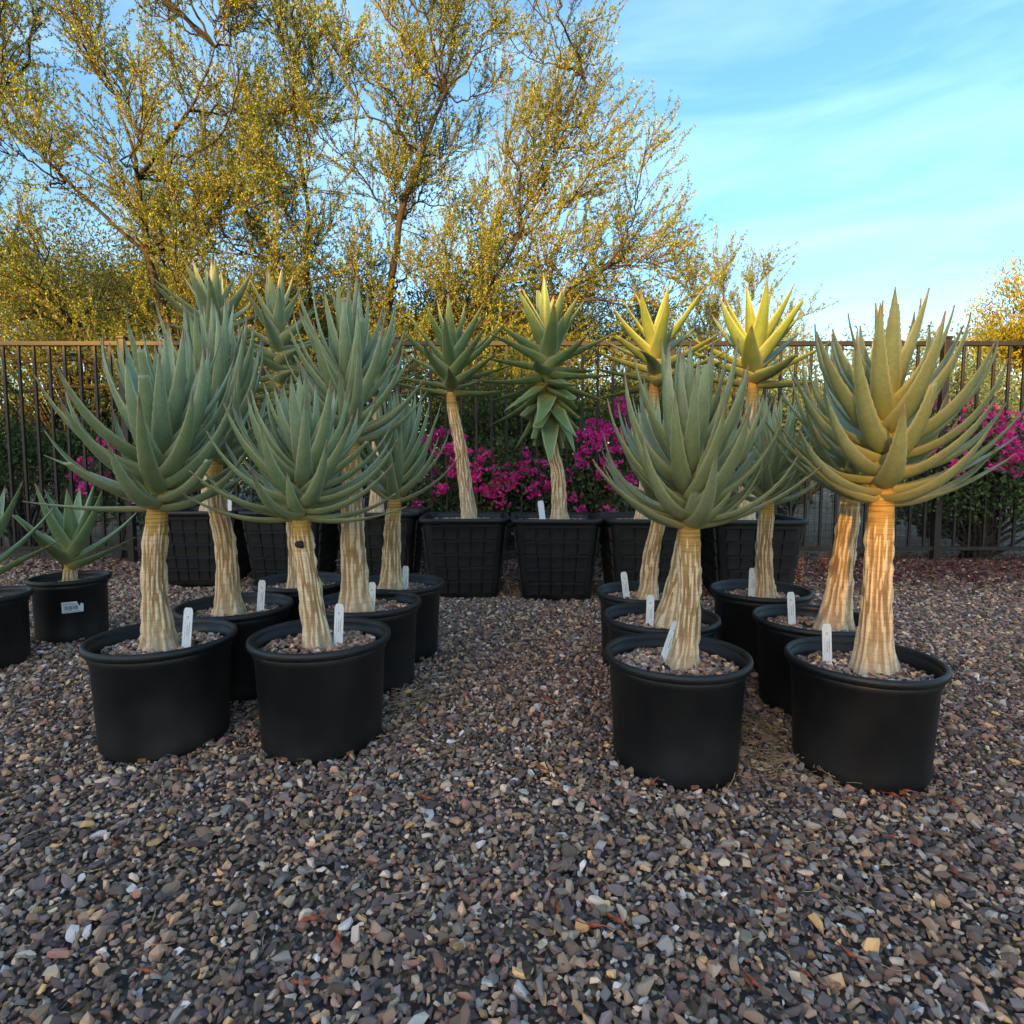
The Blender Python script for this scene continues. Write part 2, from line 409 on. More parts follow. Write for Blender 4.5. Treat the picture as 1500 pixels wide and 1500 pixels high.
def build_gravel():
    pts = []
    rr = np.random.default_rng(5)
    def layer(sp, y0, y1, s0, s1, lift, keep):
        y = y0
        while y < y1:
            hw = y * .98 + .35
            n = int(2 * hw / sp)
            xs = -hw + (np.arange(n) + .5) * sp + rr.uniform(-.48, .48, n) * sp
            yy = y + rr.uniform(-.48, .48, n) * sp
            k = rr.random(n) < keep
            for a, b in zip(xs[k], yy[k]):
                s = s0 + (s1 - s0) * rr.random() ** 2.3
                pts.append((a, b, lift + rr.uniform(-.003, .004), s))
            y += sp
    layer(.0150, .55, 2.6, .013, .027, .000, 1.0)
    layer(.0205, .55, 2.6, .013, .044, .007, .78)
    layer(.0200, 2.6, 5.4, .020, .034, .000, 1.0)
    layer(.0300, 2.6, 5.4, .022, .042, .007, .6)
    P = [p for p in pts if not blocked(p[0], p[1])]
    P = np.array(P)
    P[:, 2] += np.array([ground_z(x, y) for x, y in P[:, :2]]) - .004
    n = len(P)
    rot = np.stack([rr.normal(0, .38, n), rr.normal(0, .38, n), rr.uniform(0, 2 * math.pi, n)], -1)
    scl = P[:, 3:4] * rr.uniform(.75, 1.25, (n, 3)); scl[:, 0] *= 1.1
    idx = rr.integers(0, len(STONES), n)
    # the stones that show largest become objects of their own
    d = np.sqrt(P[:, 0] ** 2 + P[:, 1] ** 2 + (CAM_H - P[:, 2]) ** 2)
    inview = (np.abs(P[:, 0]) < P[:, 1] * .86) & (P[:, 1] > .93)
    size = np.where(inview, P[:, 3] / d, 0)
    own = np.zeros(n, bool); own[np.argsort(-size)[:300]] = True
    for k in np.nonzero(own)[0]:
        o = bpy.data.objects.new('stone', STONES[idx[k]]); C.objects.link(o); o.parent = ground
        o.location = P[k, :3]; o.rotation_euler = rot[k]; o.scale = scl[k]
    keep = ~own
    me = bpy.data.meshes.new('gravel'); m = int(keep.sum())
    me.vertices.add(m); me.vertices.foreach_set('co', P[keep, :3].astype(np.float32).ravel())
    a = me.attributes.new('rot', 'FLOAT_VECTOR', 'POINT'); a.data.foreach_set('vector', rot[keep].astype(np.float32).ravel())
    a = me.attributes.new('scl', 'FLOAT_VECTOR', 'POINT'); a.data.foreach_set('vector', scl[keep].astype(np.float32).ravel())
    a = me.attributes.new('idx', 'INT', 'POINT'); a.data.foreach_set('value', idx[keep].astype(np.int32))
    o = link('gravel', me, M['stone'])
    tag(o, 'loose brown and grey crushed gravel spread over the yard', 'gravel', None, 'stuff')
    col = bpy.data.collections.new('stone_shapes')
    for i, s in enumerate(STONES):
        so = bpy.data.objects.new('stone_shape_%02d' % i, s); col.objects.link(so)
    g = bpy.data.node_groups.new('scatter_stones', 'GeometryNodeTree')
    g.interface.new_socket('Geometry', in_out='INPUT', socket_type='NodeSocketGeometry')
    g.interface.new_socket('Geometry', in_out='OUTPUT', socket_type='NodeSocketGeometry')
    N, L = g.nodes, g.links
    gi, go = N.new('NodeGroupInput'), N.new('NodeGroupOutput')
    ip = N.new('GeometryNodeInstanceOnPoints'); ci = N.new('GeometryNodeCollectionInfo')
    ci.inputs['Collection'].default_value = col; ci.inputs['Separate Children'].default_value = True; ci.inputs['Reset Children'].default_value = True
    def na(name, t):
        x = N.new('GeometryNodeInputNamedAttribute'); x.data_type = t; x.inputs['Name'].default_value = name
        return x.outputs['Attribute']
    L.new(gi.outputs[0], ip.inputs['Points']); L.new(ci.outputs[0], ip.inputs['Instance'])
    ip.inputs['Pick Instance'].default_value = True
    L.new(na('idx', 'INT'), ip.inputs['Instance Index'])
    e2r = N.new('FunctionNodeEulerToRotation'); L.new(na('rot', 'FLOAT_VECTOR'), e2r.inputs[0]); L.new(e2r.outputs[0], ip.inputs['Rotation'])
    L.new(na('scl', 'FLOAT_VECTOR'), ip.inputs['Scale'])
    L.new(ip.outputs[0], go.inputs[0])
    md = o.modifiers.new('scatter', 'NODES'); md.node_group = g
    print('gravel stones', n)
build_gravel()

# ------------------------------------------------------------------ unseen houses added behind the camera to shape the yard's shade
def build_shade_houses():
    """unseen two storey blocks added square to the low sun, stepped to place their shadow edge plant by plant"""
    D = 28.0; sx, sy = -math.sin(SUN_AZ), -math.cos(SUN_AZ); ux, uy = math.cos(SUN_AZ), -math.sin(SUN_AZ)
    def block(name, label, sections, windows):
        e = empty(name, (sx * D, sy * D, 0), -SUN_AZ); tag(e, label, 'shade_house')
        for u0, u1, h in sections:  # section heights chosen per plant to set where the shadow edge falls
            c, w = (u0 + u1) / 2, u1 - u0 - .01
            link('wall', box_mesh('wall', (w, 7, h - .22)), M['stucco'], e, (c, -3.5, (h - .22) / 2))
            link('roof_coping', box_mesh('roof_coping', (w, 7.2, .22)), M['parapet'], e, (c, -3.5, h - .11))
        for x, z in windows:
            f = link('window', box_mesh('window', (1.3, .08, 1.3)), M['parapet'], e, (x, .03, z))
            link('pane', box_mesh('pane', (1.1, .05, 1.1)), M['window_glass'], f, (0, .03, 0))
        return e
    a = block('shade_house', 'unseen tan stucco block added for shade, its parapet stepped to shape the shadow', [(-26, -5.0, 6.90), (-5.0, -2.5, 7.25), (-2.5, -1.1, 6.98), (-1.1, .24, 6.70)], [(x, z) for x in (-16, -12, -8, -4) for z in (1.6, 4.7)])
    d = link('door', box_mesh('door', (1.0, .08, 2.1)), M['limb'], a, (-1.4, .03, 1.05))
    link('handle', box_mesh('handle', (.03, .06, .12)), M['iron'], d, (.4, .06, 0))
    block('sun_slit_wall', 'unseen low wall in the added slit that lets some sun onto one aloe', [(.24, .30, 5.22)], [])  # added slit, kept thin so only part of the sun reaches one aloe
    block('second_shade_house', 'unseen flat stucco block added for shade on the other side of the sun slit', [(.30, 16, 7.0)], [(x, z) for x in (3, 7, 11) for z in (1.6, 4.7)])
build_shade_houses()

# ------------------------------------------------------------------ picket fence
FY = 5.25
def build_fence():
    f = empty('picket_fence', (0, FY, 0.05))
    tag(f, 'dark brown iron picket fence with wire mesh along its foot', 'fence')
    x0, x1 = -7.2, 7.2; top = 1.93
    link('top_rail', box_mesh('top_rail', (x1 - x0, .042, .040), bevel=.003), M['iron'], f, (0, 0, top))
    link('bottom_rail', box_mesh('bottom_rail', (x1 - x0, .036, .036), bevel=.003), M['iron'], f, (0, 0, .12))
    pm = box_mesh('picket', (.021, .021, top - .14 - .02), bevel=.002); pm.materials.append(M['iron'])
    post = box_mesh('post', (.058, .058, top + .06), bevel=.003); post.materials.append(M['iron'])
    cap = box_mesh('post_cap', (.068, .068, .02), bevel=.004); cap.materials.append(M['iron'])
    posts = [-5.83, -3.42, -1.01, 1.40, 3.81, 6.22]
    for x in posts:
        p = link('post', post, None, f, (x, 0, (top + .06) / 2 - .02)); link('post_cap', cap, None, p, (0, 0, (top + .06) / 2 + .012))
    x = x0 + .05
    while x < x1:
        if all(abs(x - p) > .06 for p in posts): link('picket', pm, None, f, (x, 0, (top + .14) / 2 - .01))
        x += .134
    V, F = [], []
    r = random.Random(3)
    for i in range(int((x1 - x0) / .052)):
        box_geo((x0 + i * .052, .030, .41), (.0028, .0028, .86), V, F)
    for j in range(17): box_geo((0, .0335, .02 + j * .0515), (x1 - x0, .0028, .0028), V, F)
    me = bpy.data.meshes.new('wire_mesh'); me.from_pydata(V, [], F); me.update()
    tag(link('wire_mesh', me, M['wire'], f), None, None, None, 'stuff')
build_fence()

# ------------------------------------------------------------------ trees
def wander_line(p, d, L, n, wob, up, rr, pull=None):
    P = [np.array(p, float)]; d = np.array(d, float); d /= np.linalg.norm(d); st = L / (n - 1)
    for i in range(n - 1):
        d = d + rr.normal(0, wob, 3) + np.array([0, 0, up])
        if pull is not None: d = d + pull
        d /= np.linalg.norm(d); P.append(P[-1] + d * st)
    return np.array(P)

def bez(a, b, c, n, rr, wob=0.0):
    t = np.linspace(0, 1, n)[:, None]
    P = (1 - t) ** 2 * a + 2 * t * (1 - t) * b + t * t * c
    W = np.cumsum(rr.normal(0, wob, (n, 3)), 0) * np.sin(np.pi * np.clip(t, 0, 1))
    return P + W

def make_tree(name, label, cat, base, forks, limbs, seed, fol, group=None, r0=.10, n1=15, l1=(.7, 1.5), n2=10, l2=(.35, .8), leaf=(.030, .0140), per=.0170, up1=.02, up2=.04, spread=.75, wand_r=.0035, ydep=.9, start=.22, leaf_wood=None, nleaf=2, limb_k=6):
    """limbs: world end points; forks: shared lower trunk points the limbs start from"""
    rr = np.random.default_rng(seed)
    base = np.array(base, float)
    root = empty(name, tuple(base)); tag(root, label, cat, group)
    wood, twigs, LP, LD = [], [], [], []
    for tr, ra, rb in forks:
        P = np.array(tr, float) - base
        # smooth the fork line
        t = np.linspace(0, len(P) - 1, 5 * (len(P) - 1) + 1)
        Q = np.stack([np.interp(t, np.arange(len(P)), P[:, k]) for k in range(3)], -1)
        Q[1:-1] = (Q[:-2] + Q[1:-1] * 2 + Q[2:]) / 4 + rr.normal(0, .012, (len(Q) - 2, 3))
        wood.append((Q, np.linspace(ra, rb, len(Q)) * .72))
    for (s, e, ra) in limbs:
        s = np.array(s, float) - base; e = np.array(e, float) - base
        e = e + np.array([0, rr.uniform(-ydep, ydep), 0])
        d = e - s; Ln = np.linalg.norm(d)
        mid = s + d * .45 + np.array([rr.normal(0, .06) * Ln, rr.normal(0, .05) * Ln, -.06 * Ln * (1 if abs(d[0]) > abs(d[2]) * .5 else .2)])
        P = bez(s, mid, e, 18, rr, .035); wood.append((P, np.linspace(ra * .62, .005, 18)))
        axis = d / Ln
        for i in range(n1):
            t = start + (1 - start) * (i + rr.random()) / n1
            k = t * 17; k0 = int(min(k, 16)); p = P[k0] + (P[k0 + 1] - P[k0]) * (k - k0)
            T = P[min(k0 + 1, 17)] - P[k0]; T /= np.linalg.norm(T)
            side = rr.normal(0, 1, 3); side -= T * side.dot(T); side /= np.linalg.norm(side)
            fan = p - np.array([0, 0, 1.2]); fan /= np.linalg.norm(fan)
            dd = T * .45 + fan * .75 + side * spread * rr.uniform(.45, 1.2) + np.array([0, 0, .08])
            L1 = rr.uniform(*l1) * (1.05 - .45 * t)
            B = wander_line(p, dd, L1, 9, .07, up1, rr)
            wood.append((B, np.linspace(max(.006, ra * .32 * (1 - t * .6)), .0025, 9)))
            for j in range(n2):
                u = .15 + .85 * (j + rr.random()) / n2
                m = u * 8; m0 = int(min(m, 7)); q = B[m0] + (B[m0 + 1] - B[m0]) * (m - m0)
                T2 = B[m0 + 1] - B[m0]; T2 /= np.linalg.norm(T2)
                s2 = rr.normal(0, 1, 3); s2 -= T2 * s2.dot(T2); s2 /= np.linalg.norm(s2)
                L2 = rr.uniform(*l2)
                W = wander_line(q, T2 * .7 + fan * .35 + s2 * rr.uniform(.35, 1.0) + np.array([0, 0, .15]), L2, 5, .17, up2, rr)
                twigs.append((W, np.linspace(wand_r, .0016, 5)))
                nl = max(3, int(L2 / per))
                tt = np.sort(rr.random(nl)) ** .9 * 3.999; i0 = tt.astype(int)
                pp = W[i0] + (W[i0 + 1] - W[i0]) * (tt - i0)[:, None]; td = W[i0 + 1] - W[i0]; td /= np.linalg.norm(td, axis=1)[:, None]
                for _ in range(nleaf):
                    LP.append(pp + rr.normal(0, .006, pp.shape)); LD.append(td * .6 + rr.normal(0, .7, pp.shape))
    LP = np.concatenate(LP); LD = np.concatenate(LD); n = len(LP)
    link('trunk', tubes(wood, limb_k, 'trunk'), M['limb'], root)
    link('twigs', tubes(twigs, 3, 'twigs'), M['twig'], root)['kind'] = 'stuff'
    cr = link('crown', leaf_quads(LP, LD, leaf[0] * rr.uniform(.6, 1.3, n), leaf[1] * rr.uniform(.7, 1.3, n), 'crown', rr=rr), M[fol], root)
    cr['kind'] = 'stuff'
    print(name, 'leaves', n, 'twigs', len(twigs))
    return root

def crown_limbs(forks, inside, x0, x1, z0, z1, y, sp, seed, ra=.034):
    """limb ends spread evenly through the crown's outline, each grown from the fork it can best be reached from"""
    rr = np.random.default_rng(seed); out = []
    nodes = [np.array(p, float) for tr, _, _ in forks for p in tr[1:]]
    row = 0; z = z0
    while z < z1:
        x = x0 + (sp / 2 if row % 2 else 0)
        while x < x1:
            e = np.array([x + rr.uniform(-.35, .35) * sp, y, z + rr.uniform(-.35, .35) * sp])
            if inside(e[0], e[2]):
                c = [np.linalg.norm(e - q) + 2.2 * max(0, q[2] - e[2] + .4) for q in nodes]
                q = nodes[int(np.argmin(c))]
                out.append((tuple(q), tuple(e), ra * min(1.3, .45 + .22 * np.linalg.norm(e - q))))
            x += sp
        z += sp * .87; row += 1
    return out

# main tree beyond the fence, its dark stem leaning right
b = (-1.95, 8.0, 0.05); f0 = (-1.95, 8.05, 1.1); f1 = (-1.80, 8.0, 1.9); f2 = (-1.49, 8.0, 4.15); f3 = (-.86, 8.0, 5.75)
fk = [([b, f0, f1, (-1.62, 8, 3.2), f2, (-1.2, 8, 4.95), f3], .13, .03), ([f0, (-2.6, 8.1, 2.2), (-2.75, 8.1, 3.4), (-2.72, 8.1, 4.6), (-2.9, 8.1, 5.6)], .07, .02),
      ([f1, (-.6, 7.8, 2.7), (.5, 7.6, 3.0), (1.2, 7.6, 3.4)], .06, .018), ([(-.6, 7.8, 2.7), (.1, 7.9, 3.9), (.6, 7.9, 5.0), (.9, 7.9, 5.9)], .045, .015)]
make_tree('mesquite_tree', 'tall open mesquite with a dark stem leaning over the fence, above the magenta flowers', 'tree', b, fk,
          crown_limbs(fk, lambda x, z: ((x + 1.05) / 3.25) ** 2 + ((z - 2.7) / 5.0) ** 2 < 1, -4.7, 2.9, 2.35, 7.7, 8.0, .55, 121),
          21, 'fol_mesq', 'mesquite trees beyond the fence', l1=(.5, 1.0), n1=7, n2=8, l2=(.28, .62), ydep=1.1, start=.3, spread=1.0)
# left mesquite
b = (-3.9, 7.2, 0.05); g1 = (-3.95, 7.2, 2.0); g2 = (-4.35, 7.2, 3.45); g3 = (-4.42, 7.2, 4.3)
fk = [([b, g1, g2, g3, (-4.6, 7.2, 5.2)], .10, .012), ([g1, (-5.2, 7.1, 2.6), (-6.3, 7.0, 3.1), (-7.0, 7.0, 3.9)], .055, .014), ([g2, (-5.2, 7.1, 4.2), (-5.9, 7.1, 5.2)], .04, .012), ([g3, (-3.7, 7.1, 5.0), (-3.4, 7.1, 5.7)], .035, .01)]
make_tree('mesquite_tree', 'wide leaning mesquite with many reddish upright wands at the fence corner by the barcoded pot', 'tree', b, fk,
          crown_limbs(fk, lambda x, z: ((x + 5.0) / 3.3) ** 2 + ((z - 2.6) / 4.9) ** 2 < 1, -8.0, -1.8, 2.3, 7.2, 7.2, .60, 122),
          22, 'fol_mesq', 'mesquite trees beyond the fence', l1=(.5, 1.0), n1=7, n2=8, l2=(.28, .62), ydep=1.0, start=.3, spread=1.0)

def mass_tree(name, label, cat, c, rx, ry, rz, seed, fol, group=None, n_cl=220, per_cl=160, leaf=(.05, .022), cl=.28, trunk=True, up=.3, bottom=-.6):
    """dense crown: leaflets in many small clumps through an uneven ellipsoid, limbs running to the clumps"""
    rr = np.random.default_rng(seed)
    x, y, z = c
    root = empty(name, (x, y, 0.04)); tag(root, label, cat, group)
    cc = np.array([0, 0, z - .04])
    D = rr.normal(size=(n_cl, 3)); D /= np.linalg.norm(D, axis=1)[:, None]
    D[:, 2] = np.where(D[:, 2] < bottom, D[:, 2] * -.4, D[:, 2])
    lump = 1 + .22 * np.sin(3.1 * D[:, 0] * 2 + seed) + .18 * np.sin(5.3 * D[:, 2] + 2.2 * D[:, 1] + seed)
    rad = rr.random(n_cl) ** .45 * lump
    CP = cc + D * np.array([rx, ry, rz]) * rad[:, None]
    CP[:, 2] = np.maximum(CP[:, 2], .12)
    P = (CP[:, None, :] + rr.normal(0, cl * .5, (n_cl, per_cl, 3)) * np.array([1, 1, .8])).reshape(-1, 3)
    P[:, 2] = np.maximum(P[:, 2], .02)
    Dl = np.repeat(D, per_cl, 0) * .5 + rr.normal(0, .7, P.shape) + np.array([0, 0, up])
    n = len(P)
    wood = []
    for k in range(0, n_cl, 3):
        s = np.array([rr.normal(0, .05 * rx), rr.normal(0, .05), 0]); e = CP[k]
        m = np.array([s[0] * .5 + e[0] * .25, e[1] * .3, e[2] * .55])
        wood.append((bez(s, m, e, 8, rr, .015), np.linspace(.012 + .012 * rx, .003, 8)))
    link('trunk' if trunk else 'stems', tubes(wood, 4, 'trunk'), M['limb'], root)
    cr = link('crown' if trunk else 'foliage', leaf_quads(P, Dl, leaf[0] * rr.uniform(.6, 1.3, n), leaf[1] * rr.uniform(.7, 1.3, n), 'crown', rr=rr), M[fol], root)
    cr['kind'] = 'stuff'
    return root

G1 = 'leafy trees standing behind the mesquites'
mass_tree('acacia_tree', 'dense feathery green acacia low behind the wide leaning mesquite', 'tree', (-8.0, 11.0, 3.3), 3.4, 1.4, 2.6, 31, 'fol_dense', G1, 400, 170, (.075, .026), .46)
mass_tree('acacia_tree', 'dense feathery green acacia filling the gap between the two mesquites', 'tree', (-4.0, 11.0, 2.9), 2.4, 1.2, 2.1, 32, 'fol_dense', G1, 300, 170, (.075, .026), .44)
mass_tree('acacia_tree', 'dense green acacia behind the fence above the magenta flowers', 'tree', (-.4, 10.6, 2.8), 2.9, 1.2, 2.2, 33, 'fol_dense', G1, 420, 170, (.075, .027), .42)
# wispy palo verde on the right
b = (3.3, 10.0, .05)
make_tree('palo_verde_tree', 'wispy pale green palo verde behind the sunlit square pot aloes', 'tree', b,
          [([b, (3.3, 10, 1.2), (3.3, 10, 2.0)], .07, .05)],
          [((3.3, 10, 1.2), (2.2, 10, 3.7), .025), ((3.3, 10, 2.0), (2.9, 10, 4.1), .025), ((3.3, 10, 2.0), (3.5, 10, 4.2), .025), ((3.3, 10, 2.0), (4.1, 10, 4.0), .025), ((3.3, 10, 1.2), (4.6, 10, 3.3), .025), ((3.3, 10, 1.2), (2.0, 10, 2.9), .02), ((3.3, 10, 1.2), (4.3, 10, 2.6), .02)],
          23, 'fol_wisp', None, n1=13, l1=(.4, .8), n2=9, l2=(.3, .6), leaf=(.045, .014), per=.018, up1=.06, up2=.10, wand_r=.004, ydep=.7, spread=1.1)
mass_tree('palo_verde_tree', 'bushy pale green palo verde just behind the wispy one', 'tree', (3.5, 11.2, 2.0), 1.9, .8, 1.7, 35, 'fol_wisp', None, 240, 140, (.055, .020), .34, up=.8)
mass_tree('yellow_tree', 'golden yellow lit tree far beyond the fence end', 'tree', (18.0, 20.0, 4.6), 3.1, 1.6, 2.6, 34, 'fol_yellow', None, 250, 150, (.15, .05), .55, up=.9)

# ------------------------------------------------------------------ shrubs and bougainvillea at the fence
G2 = 'shrubs growing behind the fence'
for lab, c, r, sd, fo, ncl in [
    ('dark green shrub behind the fence pickets next to the barcoded pot', (-5.2, 6.2, .75), (1.0, .45, .62), 41, 'fol_shrub', 70),
    ('yellow-green shrub behind the fence under the wide leaning mesquite', (-3.5, 6.5, .95), (1.0, .5, .8), 42, 'fol_dense', 80),
    ('dark green shrub behind the fence in back of the clustered round pots', (-1.9, 6.3, .85), (.95, .45, .75), 43, 'fol_shrub', 80),
    ('tall dark shrub behind the fence directly in back of the drooping aloe', (-.1, 6.4, 1.0), (1.1, .5, .85), 44, 'fol_shrub', 100),
    ('dark shrub behind the fence in back of the spread sunlit aloe', (1.55, 6.3, .95), (.9, .45, .8), 45, 'fol_shrub', 80),
    ('grey-green shrub behind the fence in back of the thick striped trunk', (3.0, 6.6, .95), (.8, .5, .75), 46, 'fol_sage', 70),
    ('sage green rounded shrub behind the fence near the golden tree', (5.2, 7.2, 1.1), (1.5, .6, .95), 47, 'fol_sage', 120)]:
    mass_tree('shrub', lab, 'shrub', (c[0], c[1], c[2] + .16), r[0] * 1.08, r[1], r[2] * 1.32, sd, fo, G2, int(ncl * 1.5), 120, (.045, .024), .25, trunk=False)

G3 = 'desert scrub far beyond the fence'
for lab, c, r, sd, fo in [
    ('far green scrub bush seen through the pickets at the fence corner', (-13.5, 15.0, 1.5), (3.0, 1.0, 1.6), 61, 'fol_dense'),
    ('far green scrub bush behind the wide leaning mesquite trunk', (-8.6, 14.0, 1.5), (2.8, 1.0, 1.6), 62, 'fol_dense'),
    ('far dark scrub bush behind the two mesquite trunks', (-4.4, 14.0, 1.4), (2.4, 1.0, 1.5), 63, 'fol_shrub'),
    ('far dark scrub bush behind the magenta flowers', (-.6, 13.5, 1.4), (2.4, 1.0, 1.5), 64, 'fol_shrub'),
    ('far scrub bush behind the goblet aloe and the palo verde', (3.0, 13.5, 1.6), (2.3, 1.0, 1.8), 65, 'fol_shrub'),
    ('far grey-green scrub bush between the palo verde and the golden tree', (6.8, 14.0, 1.7), (2.5, 1.0, 1.9), 66, 'fol_sage'),
    ('far grey-green scrub bush in front of the golden tree', (11.4, 14.5, 1.8), (2.9, 1.0, 1.8), 67, 'fol_sage')]:
    mass_tree('scrub_bush', lab, 'bush', c, r[0], r[1], r[2], sd, fo, G3, 200, 90, (.105, .05), .42, trunk=False)

def bract_mesh(seed):
    rr = np.random.default_rng(seed); V, F = [], []
    for k in range(15):
        p = rr.normal(0, .025, 3) * np.array([1.2, .9, .8])
        ax = rr.normal(size=3) + np.array([0, -.6, .5]); ax /= np.linalg.norm(ax)
        u = np.cross(ax, [.3, .2, 1]); u /= np.linalg.norm(u); v = np.cross(ax, u)
        for j in range(3):
            a = j * 2.094 + rr.random() * .5; dr = u * math.cos(a) + v * math.sin(a); sd = np.cross(ax, dr)
            L, W = rr.uniform(.026, .036), rr.uniform(.020, .028)
            q = [p, p + dr * L * .5 + ax * L * .45 + sd * W * .5, p + dr * L * .75 + ax * L * .95, p + dr * L * .5 + ax * L * .45 - sd * W * .5]
            b0 = len(V); V += q; F.append((b0, b0 + 1, b0 + 2, b0 + 3))
    V = np.array(V); return mesh_np('bract_cluster', V, np.array(F), smooth=False, attrs={'rnd': np.repeat(rr.random(len(F)), 4)})
BR = [bract_mesh(60 + i) for i in range(8)]
for m_ in BR: m_.materials.append(M['bract'])

def bougainvillea(label, c, r, seed, flowers, n_cl=90, spread=1.0):
    root = mass_tree('bougainvillea', label, 'shrub', c, r[0], r[1], r[2], seed, 'fol_shrub', 'bougainvillea bushes along the fence', n_cl, 100, (.042, .026), .2, trunk=False)
    rr = random.Random(seed)
    ox, oy, oz = root.location
    for fx, fz, cnt, sp in flowers:                 # blossom sprays: world x, z, number of clusters, spread
        for k in range(max(2, int(cnt * .95))):
            x = fx + rr.gauss(0, sp * 1.45); z = fz + rr.gauss(0, sp * 1.05)
            q = 1 - ((x - c[0]) / (r[0] * 1.15)) ** 2 - ((z - c[2]) / (r[2] * 1.2)) ** 2
            y = c[1] - r[1] * math.sqrt(max(.02, q)) * 1.1 + rr.uniform(-.05, .06)
            o = link('blossom_cluster', BR[rr.randrange(8)], None, root, (x - ox, y - oy, max(.05, z - oz)), (rr.uniform(-.5, .5), rr.uniform(-.5, .5), rr.uniform(0, 6.28)))
            s = rr.uniform(.85, 1.35); o.scale = (s, s, s)
bougainvillea('magenta bougainvillea bush between the leaning trunk and the drooping aloe', (-.25, 5.52, .62), (.75, .34, .55), 51,
              [(-.62, 1.15, 5, .06), (-.45, 1.02, 6, .07), (-.75, .95, 5, .08), (-.15, .88, 8, .09), (.06, .95, 7, .08), (-.1, .72, 9, .08), (.2, .8, 5, .06), (-.55, .8, 5, .08), (.05, .70, 5, .07), (-.38, .9, 4, .07)])
bougainvillea('magenta bougainvillea bush heaped with blossom beside the drooping aloe trunk', (.75, 5.50, .66), (.62, .34, .60), 52,
              [(.78, 1.20, 8, .09), (.62, 1.08, 8, .08), (.95, 1.02, 9, .10), (.88, 1.30, 6, .07), (1.02, 1.42, 5, .06), (.5, .75, 5, .07), (.72, .55, 5, .07), (.95, .8, 6, .1), (1.05, 1.2, 5, .07)])
bougainvillea('sprawling magenta bougainvillea at the fence behind the pot with the striped trunk', (4.35, 5.46, .68), (1.0, .40, .62), 53,
              [(4.12, 1.36, 8, .08), (4.33, 1.40, 6, .06), (4.35, 1.16, 7, .08), (4.62, 1.17, 7, .07), (4.28, .99, 8, .06), (3.72, 1.0, 3, .05), (3.85, .88, 2, .05), (4.65, .95, 2, .05)], 140)
bougainvillea('small magenta bougainvillea sprig bush on the fence above the barcoded pot', (-3.62, 5.52, .62), (.42, .25, .46), 54,
              [(-3.95, .98, 3, .04), (-3.98, .86, 2, .03), (-3.62, .78, 4, .05), (-3.7, 1.05, 2, .04), (-3.4, .66, 2, .04)], 30)
bougainvillea('low magenta bougainvillea sprig bush behind the round pot cluster', (-.98, 5.5, .40), (.32, .22, .34), 55,
              [(-.88, .52, 5, .05), (-.78, .86, 3, .05), (-1.0, .6, 3, .05)], 26)

def build_litter():
    rr = np.random.default_rng(8); n = 8400
    x = np.concatenate([rr.uniform(1.2, 6.2, 6500), rr.uniform(-4.2, 1.2, 1900)])
    y = np.concatenate([np.minimum(5.6, 4.82 + rr.normal(0, .36, 6500)), 4.95 + rr.normal(0, .25, 1900)])
    P = np.stack([x, y, np.array([ground_z(a, b_) for a, b_ in zip(x, y)]) + rr.uniform(.006, .026, n)], -1)
    D = rr.normal(size=(n, 3)) * np.array([1, 1, .22])
    o = link('leaf_litter', leaf_quads(P, D, rr.uniform(.022, .05, n), rr.uniform(.014, .03, n), 'leaf_litter', .15, rr), M['litter'])
    tag(o, 'brown and crimson fallen leaves along the foot of the fence', 'leaf litter', None, 'stuff')
build_litter()

# ------------------------------------------------------------------ pots
def lathe(name, prof, n=64, sq=None):
    """revolve (r, z) profile; sq = superellipse exponent for a rounded square"""
    V = []
    for r, z in prof:
        for k in range(n):
            a = 2 * math.pi * (k + .5) / n; c, s = math.cos(a), math.sin(a)
            q = 1.0 if sq is None else (abs(c) ** sq + abs(s) ** sq) ** (-1 / sq)
            V.append((r * c * q, r * s * q, z))
    m = len(prof); F = []
    for i in range(m - 1):
        for k in range(n):
            a = i * n + k; b_ = i * n + (k + 1) % n; F.append((a, b_, b_ + n, a + n))
    return mesh_np(name, np.array(V), np.array(F))

def fan_disc(name, r, z, n=40, sq=None, bumpy=.004, seed=1):
    rr = random.Random(seed); rings = 7; V = [(0, 0, z + .012)]; F = []
    for i in range(1, rings + 1):
        for k in range(n):
            a = 2 * math.pi * (k + .5) / n; c, s = math.cos(a), math.sin(a)
            q = 1.0 if sq is None else (abs(c) ** sq + abs(s) ** sq) ** (-1 / sq)
            V.append((r * i / rings * c * q, r * i / rings * s * q, z + rr.uniform(-bumpy, bumpy) + .012 * (1 - i / rings)))
    for k in range(n): F.append((0, 1 + k, 1 + (k + 1) % n))
    for i in range(rings - 1):
        for k in range(n):
            a = 1 + i * n + k; b_ = 1 + i * n + (k + 1) % n; F.append((a, a + n, b_ + n, b_))
    me = bpy.data.meshes.new(name); me.from_pydata(V, [], F); me.update()
    return me

